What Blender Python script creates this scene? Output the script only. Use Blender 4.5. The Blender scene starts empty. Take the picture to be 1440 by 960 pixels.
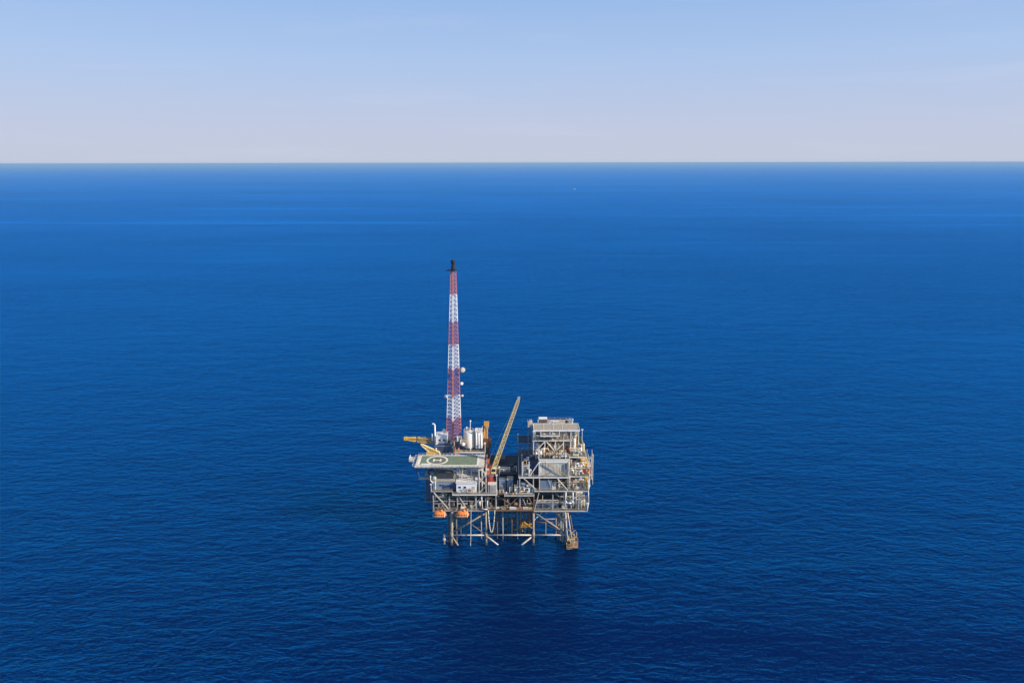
import bpy, bmesh, math, random
from mathutils import Vector, Matrix
R = math.radians
random.seed(11)
scene = bpy.context.scene
col = scene.collection

# ------------------------------------------------------------------ camera
CAM_Z, CAM_Y = 174.0, -315.0
cam_data = bpy.data.cameras.new('camera')
cam_data.lens = 26.0
cam_data.sensor_width = 36.0
cam_data.clip_start = 1.0
cam_data.clip_end = 600000.0
camera = bpy.data.objects.new('camera', cam_data)
camera.location = (0, CAM_Y, CAM_Z)
camera.rotation_euler = (R(90 - 13.56), R(0.10), 0)
col.objects.link(camera)
scene.camera = camera

# ------------------------------------------------------------------ light
SUN_EL, SUN_AZ = 27.0, 22.0          # azimuth measured from +X towards the viewer (-Y)
sdir = Vector((math.cos(R(SUN_EL)) * math.cos(R(SUN_AZ)), -math.cos(R(SUN_EL)) * math.sin(R(SUN_AZ)), math.sin(R(SUN_EL))))
sun_data = bpy.data.lights.new('sun', 'SUN')
sun_data.energy = 4.9
sun_data.angle = R(0.5)
sun_data.color = (1.0, 0.88, 0.72)
sun = bpy.data.objects.new('sun', sun_data)
sun.rotation_euler = sdir.to_track_quat('Z', 'Y').to_euler()
sun.location = sdir * 500
col.objects.link(sun)

world = bpy.data.worlds.new('World')
scene.world = world
world.use_nodes = True
nt = world.node_tree
nt.nodes.clear()
sky = nt.nodes.new('ShaderNodeTexSky')
sky.sky_type = 'NISHITA'
sky.sun_disc = False
sky.sun_elevation = R(SUN_EL)
sky.sun_rotation = math.atan2(sdir.x, sdir.y)
sky.altitude = 150
sky.air_density = 1.0
sky.dust_density = 0.3
sky.ozone_density = 5.0
bg = nt.nodes.new('ShaderNodeBackground')
bg.inputs['Strength'].default_value = 0.094
wo = nt.nodes.new('ShaderNodeOutputWorld')
# a trace of high thin cloud near the top of the view, mixed into the sky by direction
tc = nt.nodes.new('ShaderNodeTexCoord')
mp = nt.nodes.new('ShaderNodeMapping')
mp.inputs['Scale'].default_value = (1.4, 1.4, 16.0)
nz = nt.nodes.new('ShaderNodeTexNoise')
nz.inputs['Scale'].default_value = 2.2
nz.inputs['Detail'].default_value = 5.0
rmp = nt.nodes.new('ShaderNodeValToRGB')
rmp.color_ramp.elements[0].position = 0.57
rmp.color_ramp.elements[1].position = 0.80
rmp.color_ramp.elements[1].color = (0.16, 0.16, 0.16, 1)
mix = nt.nodes.new('ShaderNodeMixRGB')
mix.inputs['Color2'].default_value = (6.4, 6.7, 7.9, 1)
# sea haze lies low over the horizon: pale band blended over the clear sky by height
sep = nt.nodes.new('ShaderNodeSeparateXYZ')
hz = nt.nodes.new('ShaderNodeValToRGB')
hzc = nt.nodes.new('ShaderNodeValToRGB')
def ramp(node, stops):
    e = node.color_ramp.elements
    while len(e) > 1: e.remove(e[-1])
    e[0].position = stops[0][0]; e[0].color = (*stops[0][1], 1)
    for p_, c_ in stops[1:]:
        q_ = e.new(p_); q_.color = (*c_, 1)
g = lambda v: (v, v, v)
ramp(hz, [(0.0, g(1.0)), (0.10, g(0.93)), (0.24, g(0.85)), (0.42, g(0.45)), (0.75, g(0.0))])
ramp(hzc, [(0.0, (.56, .60, .73)), (0.05, (.53, .59, .77)), (0.12, (.44, .58, .85)), (0.24, (.29, .49, .85)), (0.6, (.12, .28, .66))])
amp_ = nt.nodes.new('ShaderNodeVectorMath'); amp_.operation = 'SCALE'; amp_.inputs['Scale'].default_value = 1.0 / 0.115
m2 = nt.nodes.new('ShaderNodeMixRGB')
L = nt.links.new
L(tc.outputs['Generated'], mp.inputs['Vector'])
L(tc.outputs['Generated'], sep.inputs[0])
L(sep.outputs['Z'], hz.inputs['Fac'])
L(sep.outputs['Z'], hzc.inputs['Fac'])
L(hzc.outputs['Color'], amp_.inputs[0])
L(hz.outputs['Color'], m2.inputs['Fac'])
L(sky.outputs[0], m2.inputs['Color1'])
L(amp_.outputs[0], m2.inputs['Color2'])
L(mp.outputs[0], nz.inputs['Vector'])
L(nz.outputs['Fac'], rmp.inputs['Fac'])
L(rmp.outputs['Color'], mix.inputs['Fac'])
L(m2.outputs[0], mix.inputs['Color1'])
L(mix.outputs[0], bg.inputs['Color'])
L(bg.outputs[0], wo.inputs['Surface'])

scene.view_settings.view_transform = 'Standard'
scene.view_settings.look = 'None'
scene.view_settings.exposure = 0.29
scene.view_settings.gamma = 1.0
scene.view_settings.use_curve_mapping = False
scene.render.engine = 'CYCLES'
scene.cycles.use_denoising = True
scene.cycles.max_bounces = 6
scene.cycles.volume_bounces = 0

# ------------------------------------------------------------------ sea and haze
SEA_R = 150000.0
def make_sea():
    bm = bmesh.new()
    n = 96
    rings = [0, 60, 150, 300, 600, 1200, 2500, 5000, 10000, 20000, 45000, 90000, SEA_R]
    prev = None
    for r in rings:
        if r == 0:
            cur = [bm.verts.new((0, 0, 0))]
        else:
            cur = [bm.verts.new((r * math.cos(2 * math.pi * k / n), r * math.sin(2 * math.pi * k / n), 0)) for k in range(n)]
        if prev:
            for k in range(n):
                j = (k + 1) % n
                if len(prev) == 1:
                    bm.faces.new((prev[0], cur[k], cur[j]))
                else:
                    bm.faces.new((prev[k], cur[k], cur[j], prev[j]))
        prev = cur
    me = bpy.data.meshes.new('sea')
    bm.to_mesh(me); bm.free()
    o = bpy.data.objects.new('sea', me)
    col.objects.link(o)
    o['kind'] = 'structure'
    m = bpy.data.materials.new('sea_water')
    m.use_nodes = True
    t = m.node_tree
    N, K = t.nodes.new, t.links.new
    t.nodes.remove(t.nodes['Principled BSDF'])
    out = [q for q in t.nodes if q.type == 'OUTPUT_MATERIAL'][0]
    body = N('ShaderNodeBsdfDiffuse')
    body.inputs['Color'].default_value = SEA_COL
    gl = N('ShaderNodeBsdfGlossy')
    gl.inputs['Color'].default_value = SEA_TINT
    gl.inputs['Roughness'].default_value = SEA_ROUGH
    fr = N('ShaderNodeFresnel')
    fr.inputs['IOR'].default_value = 1.333
    cur = N('ShaderNodeValToRGB')
    ramp(cur, [(0.0, g(0.0)), (0.03, g(0.006)), (0.06, g(0.03)), (0.13, g(0.125)), (0.2, g(0.42)), (0.35, g(0.77)), (1.0, g(0.92))])
    ms = N('ShaderNodeMixShader')
    K(fr.outputs[0], cur.inputs['Fac']); K(cur.outputs['Color'], ms.inputs['Fac'])
    K(body.outputs[0], ms.inputs[1]); K(gl.outputs[0], ms.inputs[2]); K(ms.outputs[0], out.inputs['Surface'])
    co = N('ShaderNodeTexCoord')
    def noise(scale, stretch, rot, detail, rough, dist=0.0, kind='FBM', loc=(0, 0, 0)):
        q = N('ShaderNodeMapping')
        q.inputs['Rotation'].default_value = (0, 0, R(rot))
        q.inputs['Scale'].default_value = (1.0 / stretch, 1, 1); q.inputs['Location'].default_value = loc
        K(co.outputs['Object'], q.inputs['Vector'])
        z = N('ShaderNodeTexNoise')
        z.noise_type = kind
        z.inputs['Scale'].default_value = scale
        z.inputs['Detail'].default_value = detail
        z.inputs['Roughness'].default_value = rough
        z.inputs['Distortion'].default_value = dist
        K(q.outputs[0], z.inputs['Vector'])
        return z.outputs['Fac']
    def math_(op, a, bb, c=None):
        q = N('ShaderNodeMath'); q.operation = op
        for i, v in enumerate((a, bb, c)):
            if v is None: continue
            if isinstance(v, (int, float)): q.inputs[i].default_value = v
            else: K(v, q.inputs[i])
        return q.outputs[0]
    swell = noise(0.05, 2.2, 12, 2.0, 0.5)
    chop = noise(0.25, 2.2, -9, 4.0, 0.6, 0.5)
    chop2 = noise(0.68, 1.8, 20, 4.0, 0.65, 0.4)
    h = math_('MULTIPLY', swell, 1.6)
    h = math_('MULTIPLY_ADD', chop, 1.25, h)
    h = math_('MULTIPLY_ADD', chop2, 0.50, h)
    # long slicks and gust patches change how rough the surface is
    slick = noise(0.0009, 2.4, 4, 2.0, 0.5, loc=SLICK)
    gust = noise(0.005, 2.6, -6, 4.0, 0.6)
    streak = noise(0.0035, 11.0, 2, 4.0, 0.6)
    calm = N('ShaderNodeMapRange')
    calm.inputs['From Min'].default_value = 0.57; calm.inputs['From Max'].default_value = 0.66
    calm.inputs['To Min'].default_value = 1.0; calm.inputs['To Max'].default_value = 0.45
    K(streak, calm.inputs['Value'])
    amp = math_('MULTIPLY_ADD', slick, 1.5, -0.2)
    amp = math_('MULTIPLY_ADD', gust, 1.0, amp)
    amp = math_('MULTIPLY', amp, calm.outputs[0])
    amp = math_('MAXIMUM', amp, 0.12)
    bump = N('ShaderNodeBump')
    bump.inputs['Distance'].default_value = SEA_BUMP
    K(amp, bump.inputs['Strength'])
    K(h, bump.inputs['Height'])
    K(bump.outputs[0], gl.inputs['Normal']); K(bump.outputs[0], fr.inputs['Normal'])
    me.materials.append(m)
    return o
SEA_COL = (0.0, 0.0088, 0.074, 1)
SEA_ROUGH = 0.16
SLICK = (0, 0, 0)
SEA_TINT = (0.004, 0.44, 1.0, 1)
SEA_BUMP = 1.35
make_sea()

def make_haze():
    bm = bmesh.new()
    bmesh.ops.create_cube(bm, size=1.0)
    for v in bm.verts:
        v.co.x *= 2 * SEA_R + 4000
        v.co.y *= 2 * SEA_R + 4000
        v.co.z = -1.5 if v.co.z < 0 else 180.0
    me = bpy.data.meshes.new('haze')
    bm.to_mesh(me); bm.free()
    o = bpy.data.objects.new('haze', me)
    col.objects.link(o)
    o['kind'] = 'stuff'
    m = bpy.data.materials.new('haze_air')
    m.use_nodes = True
    t = m.node_tree
    t.nodes.clear()
    v = t.nodes.new('ShaderNodeVolumePrincipled')
    v.inputs['Color'].default_value = (0.38, 0.67, 1.0, 1)
    v.inputs['Density'].default_value = 4.2e-5
    v.inputs['Anisotropy'].default_value = 0.0
    out = t.nodes.new('ShaderNodeOutputMaterial')
    t.links.new(v.outputs[0], out.inputs['Volume'])
    me.materials.append(m)
make_haze()
# ------------------------------------------------------------------ materials
_mats = {}
def mat(name, c, rough=0.55, rust=0.25, rustcol=(0.20, 0.09, 0.045), metal=0.0, var=0.18):
    """weathered paint: uneven tone, rust blooms and vertical drip streaks"""
    if name in _mats: return _mats[name]
    m = bpy.data.materials.new(name)
    m.use_nodes = True
    t = m.node_tree
    N, K = t.nodes.new, t.links.new
    b = t.nodes['Principled BSDF']
    b.inputs['Roughness'].default_value = rough
    b.inputs['Metallic'].default_value = metal
    geo = N('ShaderNodeNewGeometry')
    n1 = N('ShaderNodeTexNoise'); n1.inputs['Scale'].default_value = 0.55; n1.inputs['Detail'].default_value = 5
    K(geo.outputs['Position'], n1.inputs['Vector'])
    mp_ = N('ShaderNodeMapping'); mp_.inputs['Scale'].default_value = (1.9, 1.9, 0.22)
    K(geo.outputs['Position'], mp_.inputs['Vector'])
    n2 = N('ShaderNodeTexNoise'); n2.inputs['Scale'].default_value = 1.0; n2.inputs['Detail'].default_value = 4
    K(mp_.outputs[0], n2.inputs['Vector'])
    r1 = N('ShaderNodeMapRange')
    r1.inputs['From Min'].default_value = 0.3; r1.inputs['From Max'].default_value = 0.7
    r1.inputs['To Min'].default_value = 1 - var; r1.inputs['To Max'].default_value = 1 + var * 0.6
    K(n1.outputs['Fac'], r1.inputs['Value'])
    sc = N('ShaderNodeVectorMath'); sc.operation = 'SCALE'; sc.inputs[0].default_value = c
    K(r1.outputs[0], sc.inputs['Scale'])
    r2 = N('ShaderNodeMapRange')
    r2.inputs['From Min'].default_value = 0.66 - 0.22 * rust; r2.inputs['From Max'].default_value = 0.80 - 0.15 * rust
    r2.inputs['To Max'].default_value = min(1.0, 0.45 + rust)
    K(n2.outputs['Fac'], r2.inputs['Value'])
    mx = N('ShaderNodeMixRGB'); mx.inputs['Color2'].default_value = (*rustcol, 1)
    K(r2.outputs[0], mx.inputs['Fac']); K(sc.outputs[0], mx.inputs['Color1'])
    K(mx.outputs[0], b.inputs['Base Color'])
    _mats[name] = m
    return m
GREY = mat('grey_paint', (0.43, 0.40, 0.35), rust=0.45)
DGREY = mat('dark_grey_paint', (0.12, 0.125, 0.13), rust=0.3)
LGREY = mat('light_grey_paint', (0.60, 0.56, 0.48), rust=0.38)
WHITE = mat('white_paint', (0.82, 0.79, 0.72), rust=0.2, var=0.08)
DWHITE = mat('dirty_white_paint', (0.74, 0.69, 0.58), rust=0.42)
CREAM = mat('cream_paint', (0.72, 0.63, 0.47), rust=0.3)
TAN = mat('tan_steel', (0.48, 0.33, 0.17), rust=0.5)
BROWN = mat('rusty_brown_steel', (0.26, 0.16, 0.09), rust=0.6)
STEEL = mat('jacket_steel', (0.34, 0.28, 0.21), rust=0.45)
BLUEG = mat('blue_grey_paint_and_shade', (0.22, 0.28, 0.36), rust=0.15)  # own paint on equipment; on shaded blocks the shade is put into it
NAVY = mat('dark_blue_paint_and_shade', (0.045, 0.07, 0.14), rust=0.1)  # own paint on the hull; shade put into bulkheads and the side frame
DECKM = mat('deck_plate', (0.13, 0.12, 0.11), rust=0.45, rough=0.7)
DECKD = mat('dark_deck_plate', (0.05, 0.052, 0.06), rust=0.15, rough=0.7)
CONC = mat('roof_plate', (0.47, 0.41, 0.33), rust=0.35)
RED = mat('mast_red_paint', (0.66, 0.22, 0.15), rust=0.1)
MWHITE = mat('mast_white_paint', (0.85, 0.84, 0.82), rust=0.02, var=0.06)
CRIM = mat('crimson_paint', (0.30, 0.03, 0.035), rust=0.1)
ORANGE = mat('orange_red_paint', (0.70, 0.16, 0.06), rust=0.08)
BOAT = mat('lifeboat_orange', (0.85, 0.25, 0.06), rust=0.0, rough=0.35, var=0.1)
YEL = mat('crane_yellow', (0.78, 0.50, 0.08), rust=0.2)
PYEL = mat('pale_yellow_paint', (0.82, 0.62, 0.25), rust=0.2)
OYEL = mat('orange_yellow_paint', (0.66, 0.35, 0.06), rust=0.3)
BLACK = mat('black_soot', (0.018, 0.017, 0.018), rust=0.1)
GREEN = mat('helideck_green', (0.19, 0.25, 0.165), rust=0.12, rough=0.8, var=0.2, rustcol=(.12, .13, .11))
OLIVE = mat('worn_olive_paint', (0.17, 0.175, 0.12), rust=0.1, rough=0.8)
LINE = mat('marking_white', (0.82, 0.82, 0.74), rust=0.03, rough=0.7, var=0.08)
GLASS = mat('window_glass', (0.02, 0.03, 0.045), rust=0.0, rough=0.1)
GREENP = mat('pale_green_paint', (0.42, 0.50, 0.42), rust=0.2)

# ------------------------------------------------------------------ mesh builder
class MB:
    def __init__(s): s.v, s.f = [], []
    def add(s, vs, fs):
        n = len(s.v); s.v += [Vector(v) for v in vs]; s.f += [tuple(n + i for i in f) for f in fs]; return s
    def box(s, x0, x1, y0, y1, z0, z1):
        if x0 > x1: x0, x1 = x1, x0
        if y0 > y1: y0, y1 = y1, y0
        if z0 > z1: z0, z1 = z1, z0
        return s.add([(x0, y0, z0), (x1, y0, z0), (x1, y1, z0), (x0, y1, z0), (x0, y0, z1), (x1, y0, z1), (x1, y1, z1), (x0, y1, z1)],
                     [(3, 2, 1, 0), (4, 5, 6, 7), (0, 1, 5, 4), (1, 2, 6, 5), (2, 3, 7, 6), (3, 0, 4, 7)])
    def tube(s, p, q, r, n=6, r2=None, cap=True):
        p, q = Vector(p), Vector(q); d = (q - p)
        if d.length < 1e-6: return s
        d.normalize()
        up = Vector((0, 0, 1)) if abs(d.z) < 0.9 else Vector((1, 0, 0))
        a = d.cross(up).normalized(); b = d.cross(a)
        r2 = r if r2 is None else r2
        vs = []
        for c, rr in ((p, r), (q, r2)):
            for k in range(n):
                t = 2 * math.pi * (k + 0.5) / n
                vs.append(c + a * (rr * math.cos(t)) + b * (rr * math.sin(t)))
        fs = [(k, (k + 1) % n, n + (k + 1) % n, n + k) for k in range(n)]
        if cap: fs += [tuple(range(n - 1, -1, -1)), tuple(range(n, 2 * n))]
        return s.add(vs, fs)
    def bar(s, p, q, w=0.15): return s.tube(p, q, w * 0.7, 4)
    def path(s, pts, r, n=6):
        for a, b in zip(pts, pts[1:]): s.tube(a, b, r, n)
        return s
    def lathe(s, base, prof, axis='z', n=16):
        """prof: (radius, height) pairs"""
        base = Vector(base); vs = []; m = len(prof)
        for r, h in prof:
            for k in range(n):
                t = 2 * math.pi * k / n; c, q = r * math.cos(t), r * math.sin(t)
                vs.append(base + (Vector((c, q, h)) if axis == 'z' else Vector((h, c, q)) if axis == 'x' else Vector((c, h, q))))
        fs = []
        for j in range(m - 1):
            for k in range(n):
                fs.append((j * n + k, j * n + (k + 1) % n, (j + 1) * n + (k + 1) % n, (j + 1) * n + k))
        fs += [tuple(range(n - 1, -1, -1)), tuple((m - 1) * n + k for k in range(n))]
        return s.add(vs, fs)
    def vessel(s, base, r, h, axis='z', n=16):
        k = r * 0.42
        return s.lathe(base, [(r * .25, 0), (r * .72, k * .4), (r, k), (r, h - k), (r * .72, h - k * .4), (r * .25, h)], axis, n)
    def rail(s, pts, h=1.1, step=2.6, w=0.06, mid=True):
        for a, b in zip(pts, pts[1:]):
            a, b = Vector(a), Vector(b); L_ = (b - a).length; n = max(1, int(L_ / step))
            for k in range(n + 1):
                c = a.lerp(b, k / n); s.bar(c, c + Vector((0, 0, h)), w)
            s.bar(a + Vector((0, 0, h)), b + Vector((0, 0, h)), w)
            if mid: s.bar(a + Vector((0, 0, h * .5)), b + Vector((0, 0, h * .5)), w * .8)
        return s
    def build(s, name, m, parent=None, smooth=False):  # links one mesh object
        me = bpy.data.meshes.new(name)
        off = Vector(parent['_o']) if parent is not None else Vector((0, 0, 0))
        me.from_pydata([v - off for v in s.v], [], s.f)
        me.materials.append(m)
        bm = bmesh.new(); bm.from_mesh(me); bmesh.ops.recalc_face_normals(bm, faces=bm.faces); bm.to_mesh(me); bm.free()
        if smooth:
            for p_ in me.polygons: p_.use_smooth = len(p_.vertices) <= 4
        o = bpy.data.objects.new(name, me); col.objects.link(o)
        if parent is not None:
            if parent.get('_part'):
                o.parent = parent
            else: o.parent = parent
        o['_o'] = tuple(off); o['_part'] = 1
        return o

def thing(name, loc, label, cat, group=None):
    o = bpy.data.objects.new(name, None); col.objects.link(o)
    o.location = loc; o.empty_display_size = 0.5
    o['_o'] = tuple(loc); o['label'] = label; o['category'] = cat
    if group: o['group'] = group
    return o
def tag(o, label, cat, group=None):
    o['label'] = label; o['category'] = cat
    if group: o['group'] = group
    return o
def single(mb, name, m, loc, label, cat, group=None, smooth=False):
    """a thing that is one mesh, with its origin at its base"""
    mb2 = MB(); mb2.v = [v - Vector(loc) for v in mb.v]; mb2.f = mb.f
    o = mb2.build(name, m, None, smooth); o.location = loc; o['_o'] = tuple(loc)
    return tag(o, label, cat, group)
def dup(root, loc, label, rz=0.0):
    r = root.copy(); col.objects.link(r); r.location = loc; r.rotation_euler = (0, 0, rz); r['label'] = label
    for ch in [c for c in root.children]:
        c = ch.copy(); col.objects.link(c); c.parent = r
        for gch in ch.children:
            d = gch.copy(); col.objects.link(d); d.parent = c
    return r

# surveying helpers: world X of a picture column at a known depth and height, world Z of a picture row at a known depth
_P = R(13.56)
def zc(Y, Z): return (Y - CAM_Y) * math.cos(_P) - (Z - CAM_Z) * math.sin(_P)
def wx(px, Y, Z): return (px - 720) * zc(Y, Z) / 1040
def wz(py, Y):
    v = (480 - py) / 1040
    return CAM_Z + (Y - CAM_Y) * (-math.sin(_P) + v * math.cos(_P)) / (math.cos(_P) + v * math.sin(_P))
def at(px, py, Y):
    z = wz(py, Y); return Vector((wx(px, Y, z), Y, z))

# ------------------------------------------------------------------ the platform: jacket, decks, columns
plat = thing('offshore_platform', (0, 16, 0), 'grey steel offshore platform with stacked decks standing on jacket legs in the sea', 'oil platform')
GROWTH = mat('marine_growth', (0.05, 0.045, 0.03), rust=0.5, rough=0.9)
LX = [-28.2, -12.4, 9.7, 24.6]
LY = [0.6, 16, 32]
ZC, ZM = 17.6, 26.6            # cellar deck, main deck
def leg_xy(i, j, z):
    k = (17 - z) * 0.03
    return Vector((LX[i] + (-k if i == 0 else k if i == 3 else 0), LY[j] + (-k if j == 0 else k if j == 2 else 0), z))
for i in range(4):
    for j in range(3):
        r = 0.66 if i in (0, 3) else 0.52
        m = MB().tube(leg_xy(i, j, -8), leg_xy(i, j, ZC), r, 12)
        m.tube(leg_xy(i, j, 3.4), leg_xy(i, j, 6.4), r + 0.16, 12)
        lg_ = m.build('leg', STEEL, plat, True)
        MB().tube(leg_xy(i, j, -2), leg_xy(i, j, 1.3), r + .05, 12).build('marine_growth', GROWTH, lg_, True)
def brace(p, q, r=0.34, m=STEEL, name='brace'):
    return MB().tube(p, q, r, 8).build(name, m, plat, True)
for j in range(3):
    for i in range(3):
        brace(leg_xy(i, j, 4.9), leg_xy(i + 1, j, 4.9), 0.34, LGREY if j == 0 else STEEL)
for i in range(4):
    for j in range(2):
        brace(leg_xy(i, j, 4.9), leg_xy(i, j + 1, 4.9), 0.36)
for j in (0, 2):
    brace(leg_xy(1, j, 16), leg_xy(0, j, 6.0), 0.36)
    brace(leg_xy(2, j, 16.5), leg_xy(3, j, 5.6), 0.36)
brace(leg_xy(3, 1, 16.5), leg_xy(2, 1, 7), 0.36, TAN)
brace(leg_xy(2, 0, 12), Vector((17.5, 8, 16.4)), 0.3, DWHITE)
for i in (0, 3):
    brace(leg_xy(i, 0, 16), leg_xy(i, 1, 5.6), 0.34); brace(leg_xy(i, 2, 16), leg_xy(i, 1, 5.6), 0.34)
# splayed stubs that run down into the water
brace(leg_xy(1, 0, 4.6), leg_xy(1, 0, -5) + Vector((11, 0.5, 0)), 0.38, DWHITE)
brace(leg_xy(2, 0, 4.6), leg_xy(2, 0, -5) + Vector((-11, 0.5, 0)), 0.38, DWHITE)
brace(leg_xy(0, 0, 4.6), leg_xy(0, 0, -3) + Vector((5.0, -0.5, 0)), 0.34, TAN)
brace(leg_xy(3, 1, 4.6), leg_xy(3, 1, -5) + Vector((-9, 0, 0)), 0.34)
# a second rank of smaller piles beside the left leg
for dx, dy in ((1.9, 1.0), (-1.9, 2.6), (3.2, 9.0)):
    MB().tube((LX[0] + dx, dy, -8), (LX[0] + dx, dy, ZC), 0.42, 8).build('pile', DGREY, plat, True)
for px, Y in ((662, 3), (701, 24), (672, 14)):
    x = wx(px, Y, 8); MB().tube((x, Y, -8), (x, Y, ZC), 0.22, 6).build('pipe', GREY, plat, True)
for j in range(3):
    brace(leg_xy(1, j, 4.9), leg_xy(1, j, ZC) + Vector((-8.5, 0, -6)), 0.22, BROWN)
brace(leg_xy(2, 1, 16.5), leg_xy(3, 1, 5.6), 0.3, BROWN); brace(leg_xy(1, 1, 16), leg_xy(2, 1, 9.5), 0.26, BROWN); brace(leg_xy(2, 2, 16), leg_xy(1, 2, 9.5), 0.26, BROWN)
brace(leg_xy(0, 0, 11.5), leg_xy(0, 1, 11.5), 0.26, STEEL); brace(leg_xy(3, 0, 11.5), leg_xy(3, 1, 11.5), 0.26, STEEL)
brace(leg_xy(2, 0, 11.2), leg_xy(3, 0, 11.2) + Vector((-6, 0, 0)), 0.18, BROWN); brace(leg_xy(3, 0, 7.4) + Vector((-8.5, 3, 1)), leg_xy(3, 0, 6.2), 0.3, GREY)
brace(leg_xy(3, 0, 14.5) + Vector((-4, 2, 0)), leg_xy(3, 0, 12) + Vector((-1, 0, 0)), 0.24, DWHITE)
for k, (px_, y_) in enumerate(((693, 4), (698, 6), (706, 3.5), (712, 5), (719, 4), (727, 6), (736, 3), (756, 8), (768, 10), (644, 9), (653, 12), (675, 6))):
    x_ = (px_ - 720) / 3.02; MB().tube((x_, y_, -6 if k % 3 else 6.5), (x_, y_, ZC), .16 + .05 * (k % 3), 6).build('hanging_pipe', (DGREY, BROWN, GREY)[k % 3], plat, True)
# well conductors between the middle legs
for k in range(9):
    for j in range(3):
        x = -8.6 + k * 2.05; y = 9.5 + j * 7.5
        MB().tube((x, y, -8), (x, y, ZC), 0.40, 8).build('conductor', (BROWN, DGREY, STEEL, DGREY)[(k + j) % 4], plat, True)
for y, z in ((9.5, 7.2), (17, 7.6), (24.5, 12.0)):
    m = MB(); m.box(-9, 9, y - .7, y - .35, z, z + .35); m.box(-9, 9, y + .35, y + .7, z, z + .35); m.build('conductor_guide', STEEL, plat)

def deck(x0, x1, y0, y1, z, edge, plate=DECKM, th=0.2, eb=0.42, rails='fblr', name='deck', rail_m=LGREY, skip=None):
    """plating with edge girders as its own sub-part and handrails round the sides asked for"""
    d = MB().box(x0, x1, y0, y1, z - th, z).build(name, plate, plat)
    e = MB()
    e.box(x0 - .12, x1 + .12, y0 - .12, y0 + .1, z - eb, z + .08); e.box(x0 - .12, x1 + .12, y1 - .1, y1 + .12, z - eb, z + .08)
    e.box(x0 - .12, x0 + .1, y0 + .101, y1 - .101, z - eb, z + .08); e.box(x1 - .1, x1 + .12, y0 + .101, y1 - .101, z - eb, z + .08)
    n = max(2, int((x1 - x0) / 4))
    for k in range(1, n):
        x = x0 + (x1 - x0) * k / n; e.box(x - .12, x + .12, y0 + .11, y1 - .11, z - th - .42, z - th - .003)
    e.build('girder', edge, d)
    if rails:
        r = MB(); h = z + .08
        if 'f' in rails: r.rail([(x0, y0, h), (x1, y0, h)])
        if 'b' in rails: r.rail([(x0, y1, h), (x1, y1, h)])
        if 'l' in rails: r.rail([(x0, y0, h), (x0, y1, h)])
        if 'r' in rails: r.rail([(x1, y0, h), (x1, y1, h)])
        r.build('railing', rail_m, d)
    return d
# cellar deck
deck(-37.0, -12.6, 0, 34, ZC, GREY, rails='fl', name='cellar_deck')
deck(-12.4, 9.8, -.4, 34, ZC + .3, BROWN, plate=DECKD, rails='f', name='cellar_deck', rail_m=TAN)
deck(10.0, 34.6, -.6, 34, ZC, LGREY, rails='fr', name='cellar_deck')
deck(-41.5, -37.2, 9, 26, ZC + .4, BLUEG, rails='fl', name='cellar_deck', rail_m=GREY)
# main deck
deck(-37.6, -27.9, 0.3, 34, ZM + .5, GREY, rails='fl', name='main_deck')
deck(-27.6, -7.2, -1.2, 34, ZM - .5, WHITE, rails='f', name='main_deck')
deck(-6.9, -3.9, .5, 34, ZM - .9, BROWN, plate=DECKD, rails='f', name='main_deck', rail_m=TAN)
deck(-3.7, 9.9, -1.4, 34, ZM - .9, LGREY, rails='f', name='main_deck')
deck(10.1, 34.9, -.3, 34, ZM + .8, LGREY, rails='fr', name='main_deck')
# upper production deck on the right and the shaded middle deck
ZU = 34.0
deck(2.9, 26.0, 0, 34, ZU, WHITE, rails='f', name='upper_deck')
deck(26.2, 35.4, 1, 34, ZU, DWHITE, rails='fr', name='upper_deck')
ZD = 32.4
deck(-11.0, 2.6, 8.5, 30, ZD, DGREY, plate=DECKD, rails='fblr', name='middle_deck', rail_m=DGREY)
ZT = 42.1
deck(12.1, 26.2, 1.6, 32, ZT, WHITE, rails='', name='top_deck')
deck(26.4, 34.2, 6, 30, ZT - .6, DWHITE, rails='fr', name='top_deck')
Z5, Z6 = 48.1, 53.1
deck(9.5, 27.6, 10, 30, Z5, DWHITE, rails='fl', name='tower_deck', plate=CONC)
# left rear deck behind the helideck
ZL = 38.9
deck(-36.5, -13.2, 18.5, 33, ZL, WHITE, rails='fblr', name='rear_deck')

def column(x, y, z0, z1, w=.42, m=GREY, name='column'):
    return MB().box(x - w / 2, x + w / 2, y - w / 2, y + w / 2, z0, z1).build(name, m, plat)
def strut(p, q, w=.32, m=GREY, name='strut'):
    return MB().bar(p, q, w).build(name, m, plat)
F = -.15
# columns between cellar and main deck
for x, m in ((-36.6, GREY), (-29.2, GREY), (-25.5, GREY), (-16.9, LGREY), (-12.4, GREY), (-7.6, LGREY), (-3.6, BROWN), (3.5, GREY), (9.9, BROWN), (18.6, GREY), (25, GREY), (30.6, GREY), (34.4, LGREY)):
    column(x, .35, ZC + .35, ZM - 1.6, .5, m)
for x in (-36.6, -29.2, -12.4, 9.7, 24.6, 34.3):
    for y in (16, 31.5): column(x, y, ZC + .35, ZM - 1.6, .55, GREY)
strut((-36.3, .2, ZM - .2), (-29.6, .2, ZC + .5), .4, LGREY)
strut((-25.2, .2, ZM - 1.2), (-21.6, .2, ZC + 1.2), .32, LGREY)
strut((-13.6, .2, ZM - 1.4), (-19.2, .2, ZC + .6), .32, LGREY)
strut((-12.6, .1, ZM - 1.6), (-9.2, .1, ZC + .9), .4, DGREY)
strut((-7.2, .2, ZM - 1.7), (-.8, .2, ZC + 3.0), .34, BROWN); strut((3.2, .2, ZM - 1.7), (-.8, .2, ZC + 3.0), .34, BROWN)
strut((-7.4, .4, ZC + .8), (-.8, .4, ZC + 3.0), .26, GREY); strut((-4.5, 6, ZM - 1.7), (-8.5, 6, ZC + .6), .3, GREY)
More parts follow.
